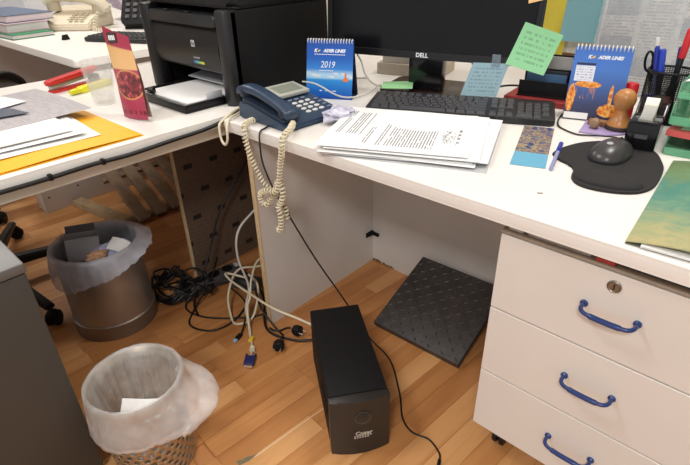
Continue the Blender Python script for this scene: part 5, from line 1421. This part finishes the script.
# beige phone
BG = mat('beige_plastic', (218, 206, 182), 0.4); BGD = mat('beige_dark', (186, 176, 152), 0.5)  # second, darker beige is for the ear cups and keys
FT = thing('desk_telephone', 'beige desk telephone with its handset on the far desk', 'telephone', (-1.96, 0.40, zc), math.radians(38))
b = MB()
pf = [(-0.15, 0.0), (-0.15, 0.095), (-0.13, 0.105), (0.09, 0.045), (0.12, 0.03), (0.12, 0.0)]
n_ = len(pf)
vs = [(-0.13, p[0]*-1, p[1]) for p in pf] + [(0.13, p[0]*-1, p[1]) for p in pf]
b.raw(vs, [tuple(reversed(range(n_))), tuple(range(n_, 2*n_))] + [(n_+i, n_+(i+1) % n_, (i+1) % n_, i) for i in range(n_)])
bmesh.ops.bevel(b.bm, geom=b.bm.edges[:], offset=0.006, segments=2, affect='EDGES')
b.obj('base', BG, FT)
b = MB(); b.tube(smooth([(-0.16, 0.03, 0.115), (-0.12, 0.03, 0.15), (-0.05, 0.03, 0.158), (0.05, 0.03, 0.150), (0.13, 0.03, 0.12), (0.17, 0.03, 0.085)], 6), 0.03, 14, None); hsf = b.obj('handset', BG, FT)
for x, z_ in ((-0.125, 0.108), (0.125, 0.088)):
    MB().cyl((x, 0.03, z_-0.025), (x, 0.03, z_+0.02), 0.034, n=18).obj('ear_cup', BGD, hsf)
for i in range(3):
    for j in range(4):
        MB().box((0.02+i*0.03, -0.02-j*0.024, 0.073-j*0.0065), (0.02, 0.014, 0.006), None, .001, 1).obj('key', BGD, FT)
b = MB().tube(coil([(-1.80, 0.46, zc+0.085), (-1.76, 0.40, zc+0.012), (-1.70, 0.42, zc+0.012), (-1.64, 0.42, zc+0.012)], 0.009, 0.003, 60), 0.003, 6).obj('coiled_cord', CREAM_C, None, 60); tag(b, 'cream coiled cord of the beige telephone on the far desk', 'cord')
# far keyboard
FK = thing('keyboard', 'black keyboard on the far desk in front of the beige telephone', 'keyboard', (-1.47, 0.215, zc), math.radians(24))
b = MB(); b.prism(rrect(0, 0.36, 0, 0.16, 0.02), 0, 0.018, .004); b.obj('case', KB, FK)
for j in range(5):
    for i in range(11):
        o = link('key', keycap(0.0209), FK); o.location = (0.03+i*0.028, 0.022+j*0.029, 0.0185); o.scale = (1.2, 1.2, 1)
# black cordless / office phone unit standing
BP = thing('black_telephone', 'black office telephone with a small display standing beside the printer', 'telephone', (-1.64, 0.58, zc), math.radians(40))
b = MB(); b.prism(rrect(-0.075, 0.075, 0, 0.30, 0.02), 0, 0.05, .008, M=Matrix.Rotation(math.radians(52), 4, 'X')); b.obj('body', BLACKM, BP)
RTB = Matrix.Rotation(math.radians(52), 4, 'X')
b = MB(); b.prism(rrect(-0.05, 0.05, 0.20, 0.27, 0.005), 0.0505, 0.054, M=RTB); b.obj('display', mat('lcd_pale', (156, 160, 152), 0.25), BP)
for j in range(5):
    for i in range(3):
        b = MB(); b.prism(rrect(-0.052+i*0.04, -0.030+i*0.04, 0.03+j*0.033, 0.048+j*0.033, 0.004), 0.0505, 0.0545, M=RTB); b.obj('key', mat('pale_key_b', (150, 152, 152), 0.5) if j == 4 else DARKG, BP)
b = MB(); b.bx(-0.07, 0.07, -0.01, 0.17, 0, 0.012, .003); b.obj('foot', BLACKM, BP)
# binder clip
o = MB().prism([(-0.012, 0), (0.012, 0), (0.003, 0.022), (-0.003, 0.022)], -0.016, 0.016, .001, 1, M=Matrix.Rotation(PI/2, 4, 'X')).obj('binder_clip', BLACKM); o.location = (-1.60, 0.19, zc); o.rotation_euler = (0, 0, .5); tag(o, 'small black binder clip standing on the bare far desk', 'binder clip')
crumple('cloth_bundle', 'lilac-grey cloth bundle behind the beige telephone', 'cloth', (-2.05, 0.80, zc+0.115), 0.13, mat('lilac_cloth', (176, 164, 180), 0.8, var=0.1), 2.2, (1.4, 1, .65))
